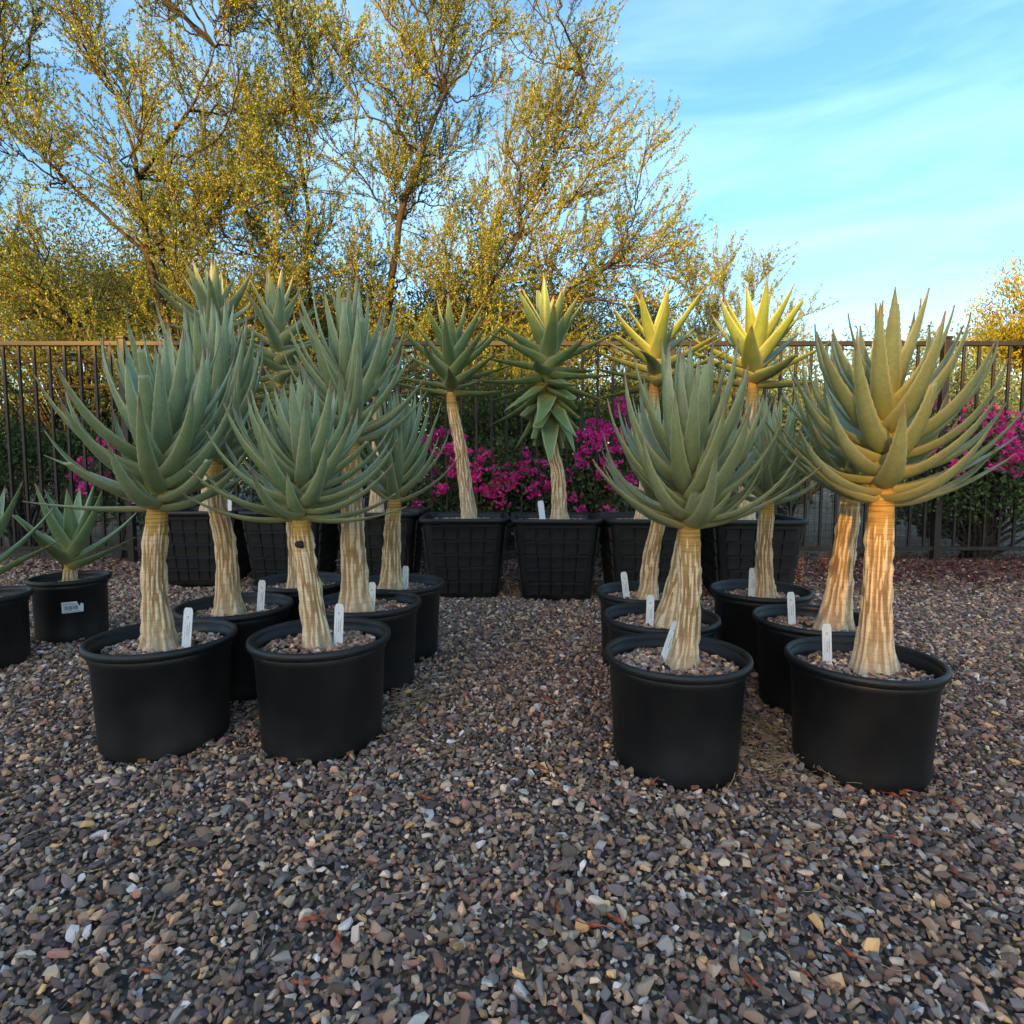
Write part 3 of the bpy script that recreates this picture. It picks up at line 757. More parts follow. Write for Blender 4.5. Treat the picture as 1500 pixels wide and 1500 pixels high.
def topping(name, r, z, count, seed, sq=False, size=(.016, .032), hole=.05):
    """loose stones on the soil of a pot, joined"""
    rr = random.Random(seed); V, F, A = [], [], []
    base = [([tuple(v.co) for v in s.vertices], [tuple(p.vertices) for p in s.polygons]) for s in STONES]
    done = 0
    while done < count:
        x, y = rr.uniform(-r, r), rr.uniform(-r, r)
        if (not sq and x * x + y * y > r * r) or x * x + y * y < hole * hole: continue
        vs_, fs_ = base[rr.randrange(len(base))]; s = rr.uniform(*size)
        M4 = Matrix.Translation((x, y, z + rr.uniform(0, .010) + .012 * (1 - math.hypot(x, y) / r))) @ Euler((rr.gauss(0, .4), rr.gauss(0, .4), rr.uniform(0, 6.28))).to_matrix().to_4x4() @ Matrix.Diagonal((s, s * rr.uniform(.8, 1.2), s, 1))
        b0 = len(V); V += [tuple(M4 @ Vector(v)) for v in vs_]; F += [tuple(b0 + i for i in f) for f in fs_]
        A += [rr.random()] * len(vs_); done += 1
    me = bpy.data.meshes.new(name); me.from_pydata(V, [], F); me.update()
    a = me.attributes.new('rnd', 'FLOAT', 'POINT'); a.data.foreach_set('value', np.array(A, np.float32))
    return me

H_R = .352
def round_parts(R, H, foot):
    rb = R * foot; k = R / .225
    wall = lathe('wall', [(0.0, .012), (rb - .03, .012), (rb - .012, .002), (rb - .004, .004), (rb, .016), (rb + .001, .05), (R - .022, H - .055), (R - .017, H - .05), (R - .015, H - .018),
                          (R - .020, H - .018), (R - .022, H - .05), (R - .030, H - .11), (0.0, H - .12)], 72)
    rim = lathe('rim', [(R - .020, H - .026), (R - .006, H - .027), (R - .001, H - .020), (R, H - .012), (R - .003, H - .003), (R - .009, H), (R - .016, H - .004), (R - .019, H - .012), (R - .020, H - .026)], 72)
    soil = fan_disc('soil', R - .026, H - .060)
    return wall, rim, soil
RP = {'r': round_parts(.225, H_R, .845), 'm': round_parts(.185, .33, .86)}
TOPS = [topping('gravel', .190, H_R - .056, 620, 70 + i) for i in range(4)]
TOP_M = topping('gravel', .15, .33 - .056, 330, 77)
hole_me = box_mesh('drain_hole', (.012, .024, .003), bevel=.001)

def soil_top(key):
    k = POTS[key][2]; return (H_R - .050) if k == 'r' else (.275 if k == 'm' else .50)

POT_LABEL = {
    'A1': 'black round pot under the broad blue-green aloe, beside the barcoded pot',
    'A2': 'black round pot holding the aloe with a dark knot on its trunk',
    'A3': 'black round pot half hidden behind the pot of the broad blue-green aloe',
    'A4': 'black round pot holding the tall thick-trunked aloe, behind the knotted-trunk pot',
    'A5': 'black round pot deepest inside the pot cluster by the tall stemmed aloe',
    'A6': 'black round pot of the small upright aloe at the inner back of its cluster',
    'B1': 'black round pot of the goblet aloe with a yellow-banded trunk top',
    'B2': 'black round pot tucked directly behind the yellow-banded trunk pot',
    'B3': 'black round pot with the slim curving trunk, last behind the yellow-banded trunk pot',
    'B4': 'widest-set black round pot of the orange striped trunk aloe',
    'B5': 'black round pot of the leaning striped trunk, next behind the orange striped one',
    'B6': 'black round pot of the small dark blue aloe in front of a square pot',
    'L1': 'small black round pot cut off beside the barcoded pot, without a sticker',
    'L2': 'small black round pot with a white barcode sticker',
    'S1': 'black ribbed square pot at the end of the row nearest the barcoded pot',
    'S2': 'black ribbed square pot behind the cluster, under the tiered yellow-stemmed aloe',
    'S3': 'black ribbed square pot mostly hidden behind the small upright aloe',
    'S4': 'black ribbed square pot topped with pale stones under the left-leaning trunk',
    'S5': 'black ribbed square pot under the aloe with drooping cut leaves',
    'S6': 'black ribbed square pot half hidden by the curving trunk and goblet aloe',
    'S7': 'black ribbed square pot at the row end by the leaf litter'}

SH = .555; ST = .315; SB = .235       # square pot: height, half width at rim and foot
def square_parts():
    sq = 7.0
    def hw(z): return SB + (ST - .022 - SB) * z / SH
    wall = lathe('wall', [(0, .006), (SB - .03, .006), (SB - .006, .002), (hw(.012), .012), (hw(.2), .2), (hw(SH - .03), SH - .03), (hw(SH) - .006, SH - .03), (hw(.45) - .012, .45), (0, .44)], 96, sq)
    rim = lathe('rim', [(ST - .034, SH - .034), (ST - .008, SH - .036), (ST, SH - .030), (ST + .001, SH - .010), (ST - .004, SH - .001), (ST - .012, SH), (ST - .032, SH - .006), (ST - .034, SH - .034)], 96, sq)
    sharpen(wall, 40)
    soil = fan_disc('soil', ST - .045, SH - .055, 48, sq)
    panels = []                    # (mesh, location, rotation) of every raised panel of the ribbed sides
    rows, cols = 5, 5; zs = np.linspace(.03, SH - .055, rows + 1)
    slope = math.atan((ST - .022 - SB) / SH)
    for i in range(rows):
        zc = (zs[i] + zs[i + 1]) / 2; ph = zs[i + 1] - zs[i] - .009; wd = (hw(zc) - .052) * 2
        pw = wd / cols - .0045
        V = [(-pw / 2, 0, -ph / 2), (pw / 2, 0, -ph / 2), (pw / 2, 0, ph / 2), (-pw / 2, 0, ph / 2)]
        ins = .005; dp = -.006; dt = -.011
        V += [(-pw / 2 + ins, dp, -ph / 2 + ins), (pw / 2 - ins, dp, -ph / 2 + ins), (pw / 2 - ins, dt, ph / 2 - ins * 1.6), (-pw / 2 + ins, dt, ph / 2 - ins * 1.6)]
        V += [(v[0], .006, v[2]) for v in V[:4]]
        F = [(4, 5, 6, 7), (0, 1, 5, 4), (1, 2, 6, 5), (2, 3, 7, 6), (3, 0, 4, 7), (8, 9, 1, 0), (9, 10, 2, 1), (10, 11, 3, 2), (11, 8, 0, 3), (11, 10, 9, 8)]
        me = bpy.data.meshes.new('panel'); me.from_pydata(V, [], F); me.update(); me.materials.append(M['pot'])
        for side in range(4):
            a = side * math.pi / 2
            for j in range(cols):
                u = -wd / 2 + (j + .5) * wd / cols
                x, y = u, -(hw(zc) - .0005)
                panels.append((me, (x * math.cos(a) - y * math.sin(a), x * math.sin(a) + y * math.cos(a), zc), (slope, 0, a)))
    return wall, rim, soil, panels
SQ = square_parts()
TOP_S = [topping('gravel', .255, SH - .052, 700, 80 + i, True, (.014, .030), .07) for i in range(2)]
TOP_W = topping('gravel', .255, SH - .052, 800, 85, True, (.013, .028), .07); TOP_W.materials.append(M['stone_pale'])
pot_obj = {}
for key, (x, y, k, rz) in POTS.items():
    z = ground_z(x, y) - .004
    if k in 'rm':
        e = empty('round_pot', (x, y, z), rz)
        tag(e, POT_LABEL[key], 'pot', 'round black nursery pots')
        wall, rim, soil = RP[k]
        w = link('wall', wall, M['pot'], e); link('rim', rim, M['pot'], e)
        so = link('soil', soil, M['soil'], e)
        g = link('gravel', TOPS[len(pot_obj) % 4] if k == 'r' else TOP_M, M['stone'], e); g['kind'] = 'stuff'
        rb = (.225 * .845) if k == 'r' else .185 * .86
        for q in range(6):
            a = q * math.pi / 3 + .4
            link('drain_hole', hole_me, M['coir'], e, ((rb + .0005) * math.cos(a), (rb + .0005) * math.sin(a), .016), (0, math.pi / 2, a))
    else:
        e = empty('square_pot', (x, y, z), rz)
        tag(e, POT_LABEL[key], 'pot', 'square ribbed nursery pots along the fence')
        wall, rim, soil, panels = SQ
        link('wall', wall, M['pot'], e); link('rim', rim, M['pot'], e); link('soil', soil, M['soil'], e)
        g = link('gravel', TOP_W if key == 'S4' else TOP_S[len(pot_obj) % 2], M['stone'], e); g['kind'] = 'stuff'
        for me, loc, rot in panels: link('panel', me, None, e, loc, rot)
    pot_obj[key] = e

# ------------------------------------------------------------------ tree aloes
def aloe_leaf(L, W, e0, e1, p, rr, K=14, serr=0.0, cut=1.0, side=0.0, chan=.17):
    """one leaf growing along +X from the origin, rising from elevation e0 to e1 (rad)"""
    t = np.linspace(0, 1, K)
    tt = t * cut
    el = e0 + (e1 - e0) * tt ** p
    az = side * tt ** 1.5
    st = L * cut / (K - 1)
    T = np.stack([np.cos(el) * np.cos(az), np.cos(el) * np.sin(az), np.sin(el)], -1)
    P = np.concatenate([[[0, 0, 0]], np.cumsum((T[:-1] + T[1:]) / 2 * st, 0)])
    S = np.stack([-np.sin(az), np.cos(az), np.zeros(K)], -1)
    N = np.cross(T, S)
    w = W * (1 - tt ** 1.25) ** .85 * (.80 + .20 * np.sin(np.clip(tt / .22, 0, 1) * math.pi / 2))
    w = np.maximum(w, W * .035)
    th = np.maximum(.17 * w, .0035) + .004 * (1 - tt)
    V, E = [], []
    ch = chan * (1 - .55 * tt)
    sgn = np.where(np.arange(K) % 2 == 0, 1.0, -0.2) * serr * np.clip((1 - tt) * 4, 0, 1)
    for i in range(K):
        ww, h, c = w[i] / 2, th[i], ch[i] * w[i]
        ed = ww + sgn[i]
        prof = [(-ed, c, 1), (-.5 * ww, .25 * c, .35), (0, 0, 0), (.5 * ww, .25 * c, .35), (ed, c, 1), (.62 * ww, .25 * c - h * .72, .3), (0, -h, 0), (-.62 * ww, .25 * c - h * .72, .3)]
        for a, b_, e_ in prof:
            V.append(P[i] + S[i] * a + N[i] * b_); E.append(e_)
    F = []
    for i in range(K - 1):
        for k in range(8):
            a = i * 8 + k; b_ = i * 8 + (k + 1) % 8; F.append((a, b_, b_ + 8, a + 8))
    n8 = (K - 1) * 8
    F += [(n8, n8 + 1, n8 + 2, n8 + 6, n8 + 7), (n8 + 2, n8 + 3, n8 + 4, n8 + 5, n8 + 6)]
    me = bpy.data.meshes.new('leaf'); me.from_pydata([tuple(v) for v in V], [], F); me.update()
    ev = np.empty(len(me.edges) * 2, np.int32); me.edges.foreach_get('vertices', ev); ev = ev.reshape(-1, 2)
    k = ev % 8; same = (k[:, 0] == k[:, 1]) & ((k[:, 0] == 0) | (k[:, 0] == 4))
    me.polygons.foreach_set('use_smooth', np.ones(len(me.polygons), bool))
    sh = me.attributes.new('sharp_edge', 'BOOLEAN', 'EDGE'); sh.data.foreach_set('value', same)
    a = me.attributes.new('t', 'FLOAT', 'POINT'); a.data.foreach_set('value', np.repeat(tt, 8).astype(np.float32))
    a = me.attributes.new('edge', 'FLOAT', 'POINT'); a.data.foreach_set('value', np.array(E, np.float32))
    return me

def trunk_mesh(path, radii, seed, h_crown, amp=1.0, n=56, rings=78):
    """fissured trunk along path [(x, y, z)], radii at the same knots; h_crown = z where the leafy stem begins"""
    P = np.array(path, float); t = np.linspace(0, len(P) - 1, rings)
    # smooth interpolation through the knots
    def cat(A):
        A = np.asarray(A, float); out = []
        for u in t:
            i = int(min(u, len(A) - 1.0001)); f = u - i
            p0, p1, p2, p3 = A[max(i - 1, 0)], A[i], A[min(i + 1, len(A) - 1)], A[min(i + 2, len(A) - 1)]
            out.append(.5 * ((2 * p1) + (p2 - p0) * f + (2 * p0 - 5 * p1 + 4 * p2 - p3) * f * f + (3 * p1 - p0 - 3 * p2 + p3) * f ** 3))
        return np.array(out)
    Q = cat(P); R = cat(np.array(radii)) * .60; R = R + R[0] * .46 * np.exp(-np.maximum(0, Q[:, 2] - Q[0][2] - .03) / .055); V, rg, hh = [], [], []
    rr = random.Random(seed); nr = rr.randint(10, 13); ph = rr.uniform(0, 9)
    z0, zt = Q[0][2], Q[-1][2]
    for i in range(rings):
        z = Q[i][2]; h = min(1.0, (z - z0) / max(.05, h_crown - z0)); up = max(0.0, (z - h_crown) / max(.02, zt - h_crown))
        low = 1 - sm(0, .30, h)
        for k in range(n):
            a = 2 * math.pi * k / n
            wv = mnoise.noise(Vector((math.cos(a) * 1.6, math.sin(a) * 1.6, z * 7 + seed))) * 1.9 + mnoise.noise(Vector((math.cos(a) * 3, math.sin(a) * 3, z * 19 + seed))) * .7
            c1 = .72 * math.cos(nr * a + wv * 2.6 + ph) + .42 * math.cos((nr + 7) * a - wv * 3.1 + 1.7 * ph)
            rid = (max(0.0, c1 + .25) / 1.25) ** 1.5
            br = mnoise.noise(Vector((math.cos(a) * 4 + 5, math.sin(a) * 4, z * 11 + seed * 2)))
            rid = rid * (0.55 + .6 * sm(-.25, .25, br + .25 * (1 - h)))
            fade = 1 - sm(.80, 1.0, h)
            rid *= fade
            fine = mnoise.noise(Vector((math.cos(a) * 9, math.sin(a) * 9, z * 14 + seed))) * .5
            dr = (rid * .0075 + fine * (.0020 + .004 * low) + low * .006 * math.cos(5 * a + ph)) * amp
            ring = mnoise.noise(Vector((math.cos(a) * .9, math.sin(a) * .9, z * 62 + seed))) + .6 * mnoise.noise(Vector((math.cos(a) * 2.2, math.sin(a) * 2.2, z * 120 - seed)))
            dr += (1 - fade) * .0024 * ring * amp
            r = R[i] + dr
            V.append((Q[i][0] + r * math.cos(a), Q[i][1] + r * math.sin(a), z)); rg.append(rid + low * .25 * fine); hh.append(h)
    i = np.arange(rings - 1)[:, None] * n; j = np.arange(n)[None, :]
    a = i + j; b_ = i + (j + 1) % n
    F = np.stack([a, b_, b_ + n, a + n], -1).reshape(-1, 4)
    return mesh_np('trunk', np.array(V), F, attrs={'ridge': rg, 'h': hh})

def lerp3(v, s):
    return v[0] + (v[1] - v[0]) * s * 2 if s < .5 else v[1] + (v[2] - v[1]) * (s - .5) * 2

ALOES = {}
def aloe(key, label, path, radii, crown, leaf, n, e0, e1, seed, mat='leaf_blue', p=1.0, prof=(.9, 1, .72), K=14, serr=0.0, cut=None, extra=(), jit=6, az0=0.0, side=.18):
    """path: world (x, z) knots up to the crown; crown = (z0, z1) leafy stem; leaf = (length, width)"""
    px, py, k, rz = POTS[key]
    gz = pot_obj[key].location.z
    bx, bz = path[0]; sz = gz + soil_top(key)
    yb = py
    root = empty('tree_aloe', (bx, yb, sz)); tag(root, label, 'aloe', 'potted tree aloes')
    rr = random.Random(seed)
    ys = [0] + [rr.gauss(0, .012) for _ in path[1:]]
    pts = [(x - bx, yy, z - sz) for (x, z), yy in zip(path, ys)]
    pts[0] = (0, 0, -.035)
    zc0, zc1 = crown[0] - sz, crown[1] - sz
    tm = trunk_mesh(pts, radii, seed, zc0, n=60 if K > 14 else 44, rings=90 if K > 14 else 60)
    link('trunk', tm, M['bark'], root)
    zs = [q[2] for q in pts]
    def axis(z):
        return (np.interp(z, zs, [q[0] for q in pts]), np.interp(z, zs, [q[1] for q in pts]), np.interp(z, zs, radii))
    for i in range(n):
        s = i / (n - 1); z = zc0 + (zc1 - zc0) * s
        ax, ay, ar = axis(z)
        az = az0 + i * 2.39996 + rr.gauss(0, .12)
        L = leaf[0] * lerp3(prof, s) * rr.uniform(.90, 1.08); W = leaf[1] * 1.14 * (.80 + .2 * min(1, (1 - s) * 3)) * rr.uniform(.92, 1.08)
        a0 = R_(lerp3(e0, s) + rr.gauss(0, jit)); a1 = R_(lerp3(e1, s) + rr.gauss(0, jit * 1.2))
        ct = 1.0
        if cut and s < cut[0] and rr.random() < cut[1]: ct = rr.uniform(.50, .68)
        elif rr.random() < .05: ct = rr.uniform(.72, .9)
        me = aloe_leaf(L, W, a0, a1, p, rr, K, serr, ct, rr.gauss(0, side))
        me.materials.append(M[mat])
        rs = ar * .44
        link('leaf', me, None, root, (ax + rs * math.cos(az), ay + rs * math.sin(az), z), (0, 0, az))
    for (sx, azd, a0, a1, L) in extra:         # single leaves the photograph shows standing out
        z = zc0 + (zc1 - zc0) * sx; ax, ay, ar = axis(z); az = R_(azd)
        me = aloe_leaf(L, leaf[1] * .9, R_(a0), R_(a1), p, rr, K, serr, 1.0, 0.0)
        me.materials.append(M[mat])
        link('leaf', me, None, root, (ax + ar * .42 * math.cos(az), ay + ar * .42 * math.sin(az), z), (0, 0, az))
    ALOES[key] = (root, sz)
    return root

GOB0, GOB1 = (6, 38, 76), (52, 80, 88)
aloe('A1', 'broad blue-green tree aloe whose lowest leaves reach out level over the barcoded pot', [(-1.165, .32), (-1.17, .526), (-1.15, .762), (-1.126, 1.06)], [.072, .050, .049, .026], (.765, 1.05), (.42, .062), 54, (0, 20, 68), (60, 84, 90), 101, p=.9, K=26, serr=.0016,
     extra=[(0.0, 183, -4, 10, .40), (.10, 172, 18, 22, .42), (.02, 285, 8, 48, .22)])
aloe('A2', 'flat spreading blue-green tree aloe with a dark knot on its slanting trunk', [(-.632, .315), (-.664, .53), (-.684, .735), (-.655, .96)], [.058, .050, .047, .024], (.735, .95), (.38, .058), 52, (-2, 18, 66), (50, 76, 88), 102, p=.9, prof=(.95, .95, .6), K=26, serr=.0015,
     extra=[(0.0, 195, -12, 40, .36), (0.0, 345, -10, 22, .36), (.05, 275, 12, 80, .20), (.02, 180, 5, 38, .38)])
aloe('A3', 'upright grey-green tree aloe on a crooked fluted trunk behind the broad one', [(-1.157, .32), (-1.165, .57), (-1.19, .813), (-1.165, 1.26)], [.076, .058, .050, .024], (.92, 1.24), (.44, .056), 50, (12, 40, 74), (72, 86, 90), 103, p=.8, K=20, serr=.001)
aloe('A4', 'tall silvery tree aloe on a thick fluted trunk behind the knotted one', [(-.641, .32), (-.658, .63), (-.648, 1.02), (-.655, 1.36)], [.092, .070, .050, .026], (1.00, 1.34), (.42, .056), 54, (4, 36, 74), (62, 82, 90), 104, p=.85, K=20, serr=.001)
aloe('A5', 'short tree aloe hidden deep in the cluster behind the knotted trunk', [(-1.04, .33), (-1.055, .53), (-1.062, .70), (-1.062, .98)], [.070, .052, .048, .024], (.72, .95), (.36, .052), 26, GOB0, GOB1, 105)
aloe('A6', 'small upright blue-green tree aloe on a slim trunk at the inner cluster edge', [(-.587, .33), (-.577, .523), (-.556, .734), (-.528, 1.02)], [.075, .060, .050, .024], (.74, .98), (.40, .054), 38, (10, 38, 74), (68, 84, 90), 106, p=.8, K=18,
     extra=[(0.0, 200, 30, 62, .34)])
aloe('B1', 'goblet-shaped olive tree aloe on a trunk with a yellow peeling band', [(.535, .31), (.552, .482), (.551, .706), (.541, .99)], [.056, .045, .053, .026], (.715, .98), (.41, .060), 54, (-2, 22, 68), (68, 86, 90), 107, 'leaf_olive', p=.85, K=26, serr=.0016,
     extra=[(0.0, 196, 12, 50, .36), (0.0, 345, 8, 46, .40), (.0, 300, 20, 60, .19), (.10, 268, 35, 88, .26)])
aloe('B2', 'tree aloe on a tilted trunk directly behind the yellow-banded trunk', [(.605, .30), (.65, .445), (.68, .652), (.68, .93)], [.075, .056, .050, .024], (.68, .92), (.36, .052), 30, GOB0, GOB1, 108, 'leaf_olive')
aloe('B3', 'slim tree aloe with a curving trunk in the last round pot beside the open gravel', [(.628, .33), (.645, .481), (.678, .66), (.675, .98)], [.062, .055, .046, .022], (.70, .96), (.38, .052), 36, (4, 30, 72), (66, 84, 90), 109, p=.85)
aloe('B4', 'large olive-gold tree aloe with wide forking leaves on an orange striped trunk', [(1.139, .27), (1.140, .504), (1.132, .79), (1.138, 1.19)], [.078, .060, .056, .026], (.79, 1.17), (.43, .064), 50, (-2, 12, 66), (58, 80, 89), 110, 'leaf_olive', K=26, serr=.0018, p=.8, prof=(.85, .95, .56),
     extra=[(0.0, 350, 2, 42, .37), (.08, 355, 8, 40, .40), (.02, 190, 4, 50, .33)])
aloe('B5', 'olive tree aloe on a leaning cream-striped trunk behind the large olive-gold one', [(1.262, .27), (1.29, .499), (1.306, .80), (1.314, 1.16)], [.090, .064, .054, .026], (.82, 1.12), (.42, .058), 46, (2, 26, 70), (66, 84, 90), 111, 'leaf_olive', p=.85, K=18)
aloe('B6', 'small dark blue-green tree aloe between the goblet and the large olive-gold ones', [(1.193, .33), (1.168, .535), (1.187, .724), (1.196, .99)], [.064, .052, .050, .024], (.735, .96), (.38, .054), 40, (2, 28, 70), (66, 84, 90), 112, p=.85, K=18)
ST0, ST1 = (2, 32, 74), (12, 44, 80)
aloe('S1', 'tall star-headed tree aloe above the row end nearest the barcoded pot', [(-2.345, .56), (-2.305, 1.2), (-2.249, 1.84), (-2.237, 2.14)], [.085, .070, .058, .03], (1.84, 2.08), (.50, .11), 24, ST0, ST1, 113, 'leaf_blue', K=16)
aloe('S2', 'tall tree aloe with tiers of level leaves down a yellow stem', [(-1.69, .56), (-1.70, 1.1), (-1.746, 1.5), (-1.74, 2.1)], [.085, .068, .052, .032], (1.36, 2.05), (.46, .10), 40, (-14, 5, 74), (-6, 18, 82), 114, 'leaf_blue', K=16)
aloe('S3', 'tree aloe standing hidden behind the tall silvery one', [(-1.036, .56), (-1.017, 1.05), (-1.009, 1.42), (-1.0, 1.75)], [.08, .066, .055, .03], (1.40, 1.68), (.42, .07), 22, ST0, ST1, 115, 'leaf_green')
aloe('S4', 'open star-headed tree aloe on a bare pale trunk leaning toward the pot cluster', [(-.304, .54), (-.36, .968), (-.434, 1.424), (-.42, 1.80)], [.080, .068, .056, .032], (1.42, 1.74), (.49, .10), 28, ST0, ST1, 116, 'leaf_green', K=16, extra=[(0, 185, 6, 18, .46)])
aloe('S5', 'shaggy tree aloe with drooping cut leaves below a star head', [(.337, .53), (.325, .823), (.268, 1.156), (.235, 1.84)], [.088, .072, .058, .034], (1.24, 1.80), (.50, .128), 50, (-68, -14, 76), (-64, -4, 80), 117, 'leaf_green', K=16, cut=(.38, .55), prof=(.72, 1, .78))
aloe('S6', 'sunlit star-headed tree aloe spreading above the goblet-shaped one', [(.922, .51), (.955, 1.105), (.983, 1.565), (.979, 1.81)], [.085, .068, .055, .032], (1.44, 1.78), (.54, .10), 26, (-6, 22, 70), (0, 36, 76), 118, 'leaf_green', K=16)
aloe('S7', 'sunlit upright tree aloe at the row end with golden pointed leaves', [(1.632, .48), (1.631, 1.012), (1.649, 1.474), (1.654, 1.80)], [.085, .068, .055, .032], (1.46, 1.74), (.54, .125), 22, (0, 34, 72), (10, 50, 78), 119, 'leaf_green', K=16)
aloe('L2', 'short stemless green aloe in the barcoded pot', [(-2.363, .33), (-2.352, .40), (-2.345, .45), (-2.335, .51)], [.048, .036, .034, .016], (.37, .50), (.43, .085), 12, (12, 54, 74), (22, 66, 82), 120, 'leaf_green', K=16, p=1.2)
aloe('L1', 'short green aloe in the small pot cut off beside the barcoded one', [(-2.40, .32), (-2.40, .38), (-2.39, .45), (-2.385, .54)], [.046, .036, .036, .018], (.40, .53), (.42, .070), 12, (22, 56, 76), (30, 68, 82), 121, 'leaf_green', K=16)
# dark knot on the slanting trunk
kr, kz = ALOES['A2']
kn = lathe('knot', [(0, .006), (.004, .0085), (.009, .0075), (.0125, .002), (.0135, -.008)], 14)
for v in kn.vertices:
    q = 1 + .35 * mnoise.noise(v.co * 170 + Vector((3, 1, 7)))
    v.co = Vector((v.co.x * q * 1.15, v.co.y * q * .8, v.co.z * (.8 + .4 * q)))
link('knot', kn, M['limb'], kr, (-.047, -.027, .650 - kz), (R_(90), R_(20), R_(-38)))

# ------------------------------------------------------------------ plant tags
def tag_meshes():
    w, h, t = .030, .175, .0012
    V2 = [(-w / 2, 0), (w / 2, 0), (w / 2, h - .012), (w / 2 - .0015, h - .010), (w / 2 - .002, h - .005), (w / 2 - .006, h), (-w / 2 + .006, h), (-w / 2 + .002, h - .005), (-w / 2 + .0015, h - .010), (-w / 2, h - .012)]
    n = len(V2); V = [(x, -t / 2, z) for x, z in V2] + [(x, t / 2, z) for x, z in V2]
    F = [tuple(range(n)), tuple(range(2 * n - 1, n - 1, -1))] + [(i, i + n, (i + 1) % n + n, (i + 1) % n) for i in range(n)]
    body = bpy.data.meshes.new('stake'); body.from_pydata(V, [], [f[::-1] for f in F]); body.update()
    rr = random.Random(4); V, F = [], []
    y = -t / 2 - .0003
    def q(x0, z0, x1, z1):
        b0 = len(V); V.extend([(x0, y, z0), (x1, y, z0), (x1, y, z1), (x0, y, z1)]); F.append((b0, b0 + 1, b0 + 2, b0 + 3))
    for col, hw_, z_top, z_bot, dens in ((-.0072, .0008, .128, .070, .7), (.0002, .0015, .118, .082, .9), (.0066, .0013, .132, .088, .85), (.0062, .0007, .086, .068, .9)):
        z = z_top
        while z > z_bot:                      # lines of small print running down the stake
            L = rr.uniform(.0009, .0026)
            if rr.random() < dens: q(col - hw_ * rr.uniform(.5, 1), z - L, col + hw_ * rr.uniform(.5, 1), z)
            z -= L + .0007
    for k in range(14):                       # the little ring emblem
        a0, a1 = k * 2 * math.pi / 14, (k + 1) * 2 * math.pi / 14
        b0 = len(V); r0, r1 = .0026, .0038; cz = .143
        V.extend([(r0 * math.cos(a0), y, cz + r0 * math.sin(a0)), (r1 * math.cos(a0), y, cz + r1 * math.sin(a0)), (r1 * math.cos(a1), y, cz + r1 * math.sin(a1)), (r0 * math.cos(a1), y, cz + r0 * math.sin(a1))]); F.append((b0, b0 + 1, b0 + 2, b0 + 3))
    pr = bpy.data.meshes.new('print'); pr.from_pydata(V, [], F); pr.update()
    body.materials.append(M['tag']); pr.materials.append(M['ink'])
    return body, pr
TB, TP = tag_meshes()
def plant_tag(key, dx, dy, vis, lean, tilt, label, turn=0.0, blank=False, sx=1.0):
    px, py, k, rz = POTS[key]; z = pot_obj[key].location.z + soil_top(key)
    e = empty('plant_tag', (px + dx, py + dy, z - (.165 - vis - .004))); e.rotation_euler = (R_(tilt), R_(lean), R_(turn)); e.scale = (sx, 1, 1)
    tag(e, label, 'plant tag', 'white plant tags')
    link('stake', TB, None, e)
    if not blank: link('print', TP, None, e)
T_ = plant_tag
T_('A1', .082, -.02, .128, 4, -4, 'white printed tag standing beside the broad aloe trunk')
T_('A2', .050, .01, .128, 2, -4, 'white printed tag behind the knotted trunk')
T_('A3', .085, .03, .125, 4, -3, 'white printed tag beside the crooked fluted trunk')
T_('A4', .018, -.01, .11, 2, -3, 'white printed tag beside the thick fluted trunk')
T_('A6', .030, .02, .105, 2, -3, 'white printed tag half behind the slim trunk of the small upright aloe')
T_('B1', -.035, .06, .125, 16, -6, 'white tag leaning back behind the yellow-banded trunk', -35)
T_('B2', -.050, -.02, .115, 2, -3, 'white printed tag in the pot tucked behind the yellow-banded trunk')
T_('B3', -.075, .0, .12, -7, -4, 'white printed tag leaning away from the curving slim trunk')
T_('B4', -.075, .06, .12, -2, -3, 'white printed tag beside the orange striped trunk')
T_('B5', -.065, .03, .125, -3, -3, 'white printed tag beside the leaning cream-striped trunk')
T_('B6', -.040, .0, .13, 0, -3, 'white printed tag by the trunk of the small dark blue aloe', -30)
T_('L1', .020, -.02, .09, -14, -5, 'white tag in the small pot cut off beside the barcoded one')
T_('S4', .05, .10, .15, -2, 0, 'plain white tag behind the bare leaning trunk', 40, True)
T_('S5', -.085, -.05, .15, -7, -3, 'plain white tag beside the trunk with drooping leaves', 0, True, 1.4)
T_('S1', .18, -.05, .13, 2, -2, 'plain white tag in the square pot nearest the barcoded pot', 0, True)

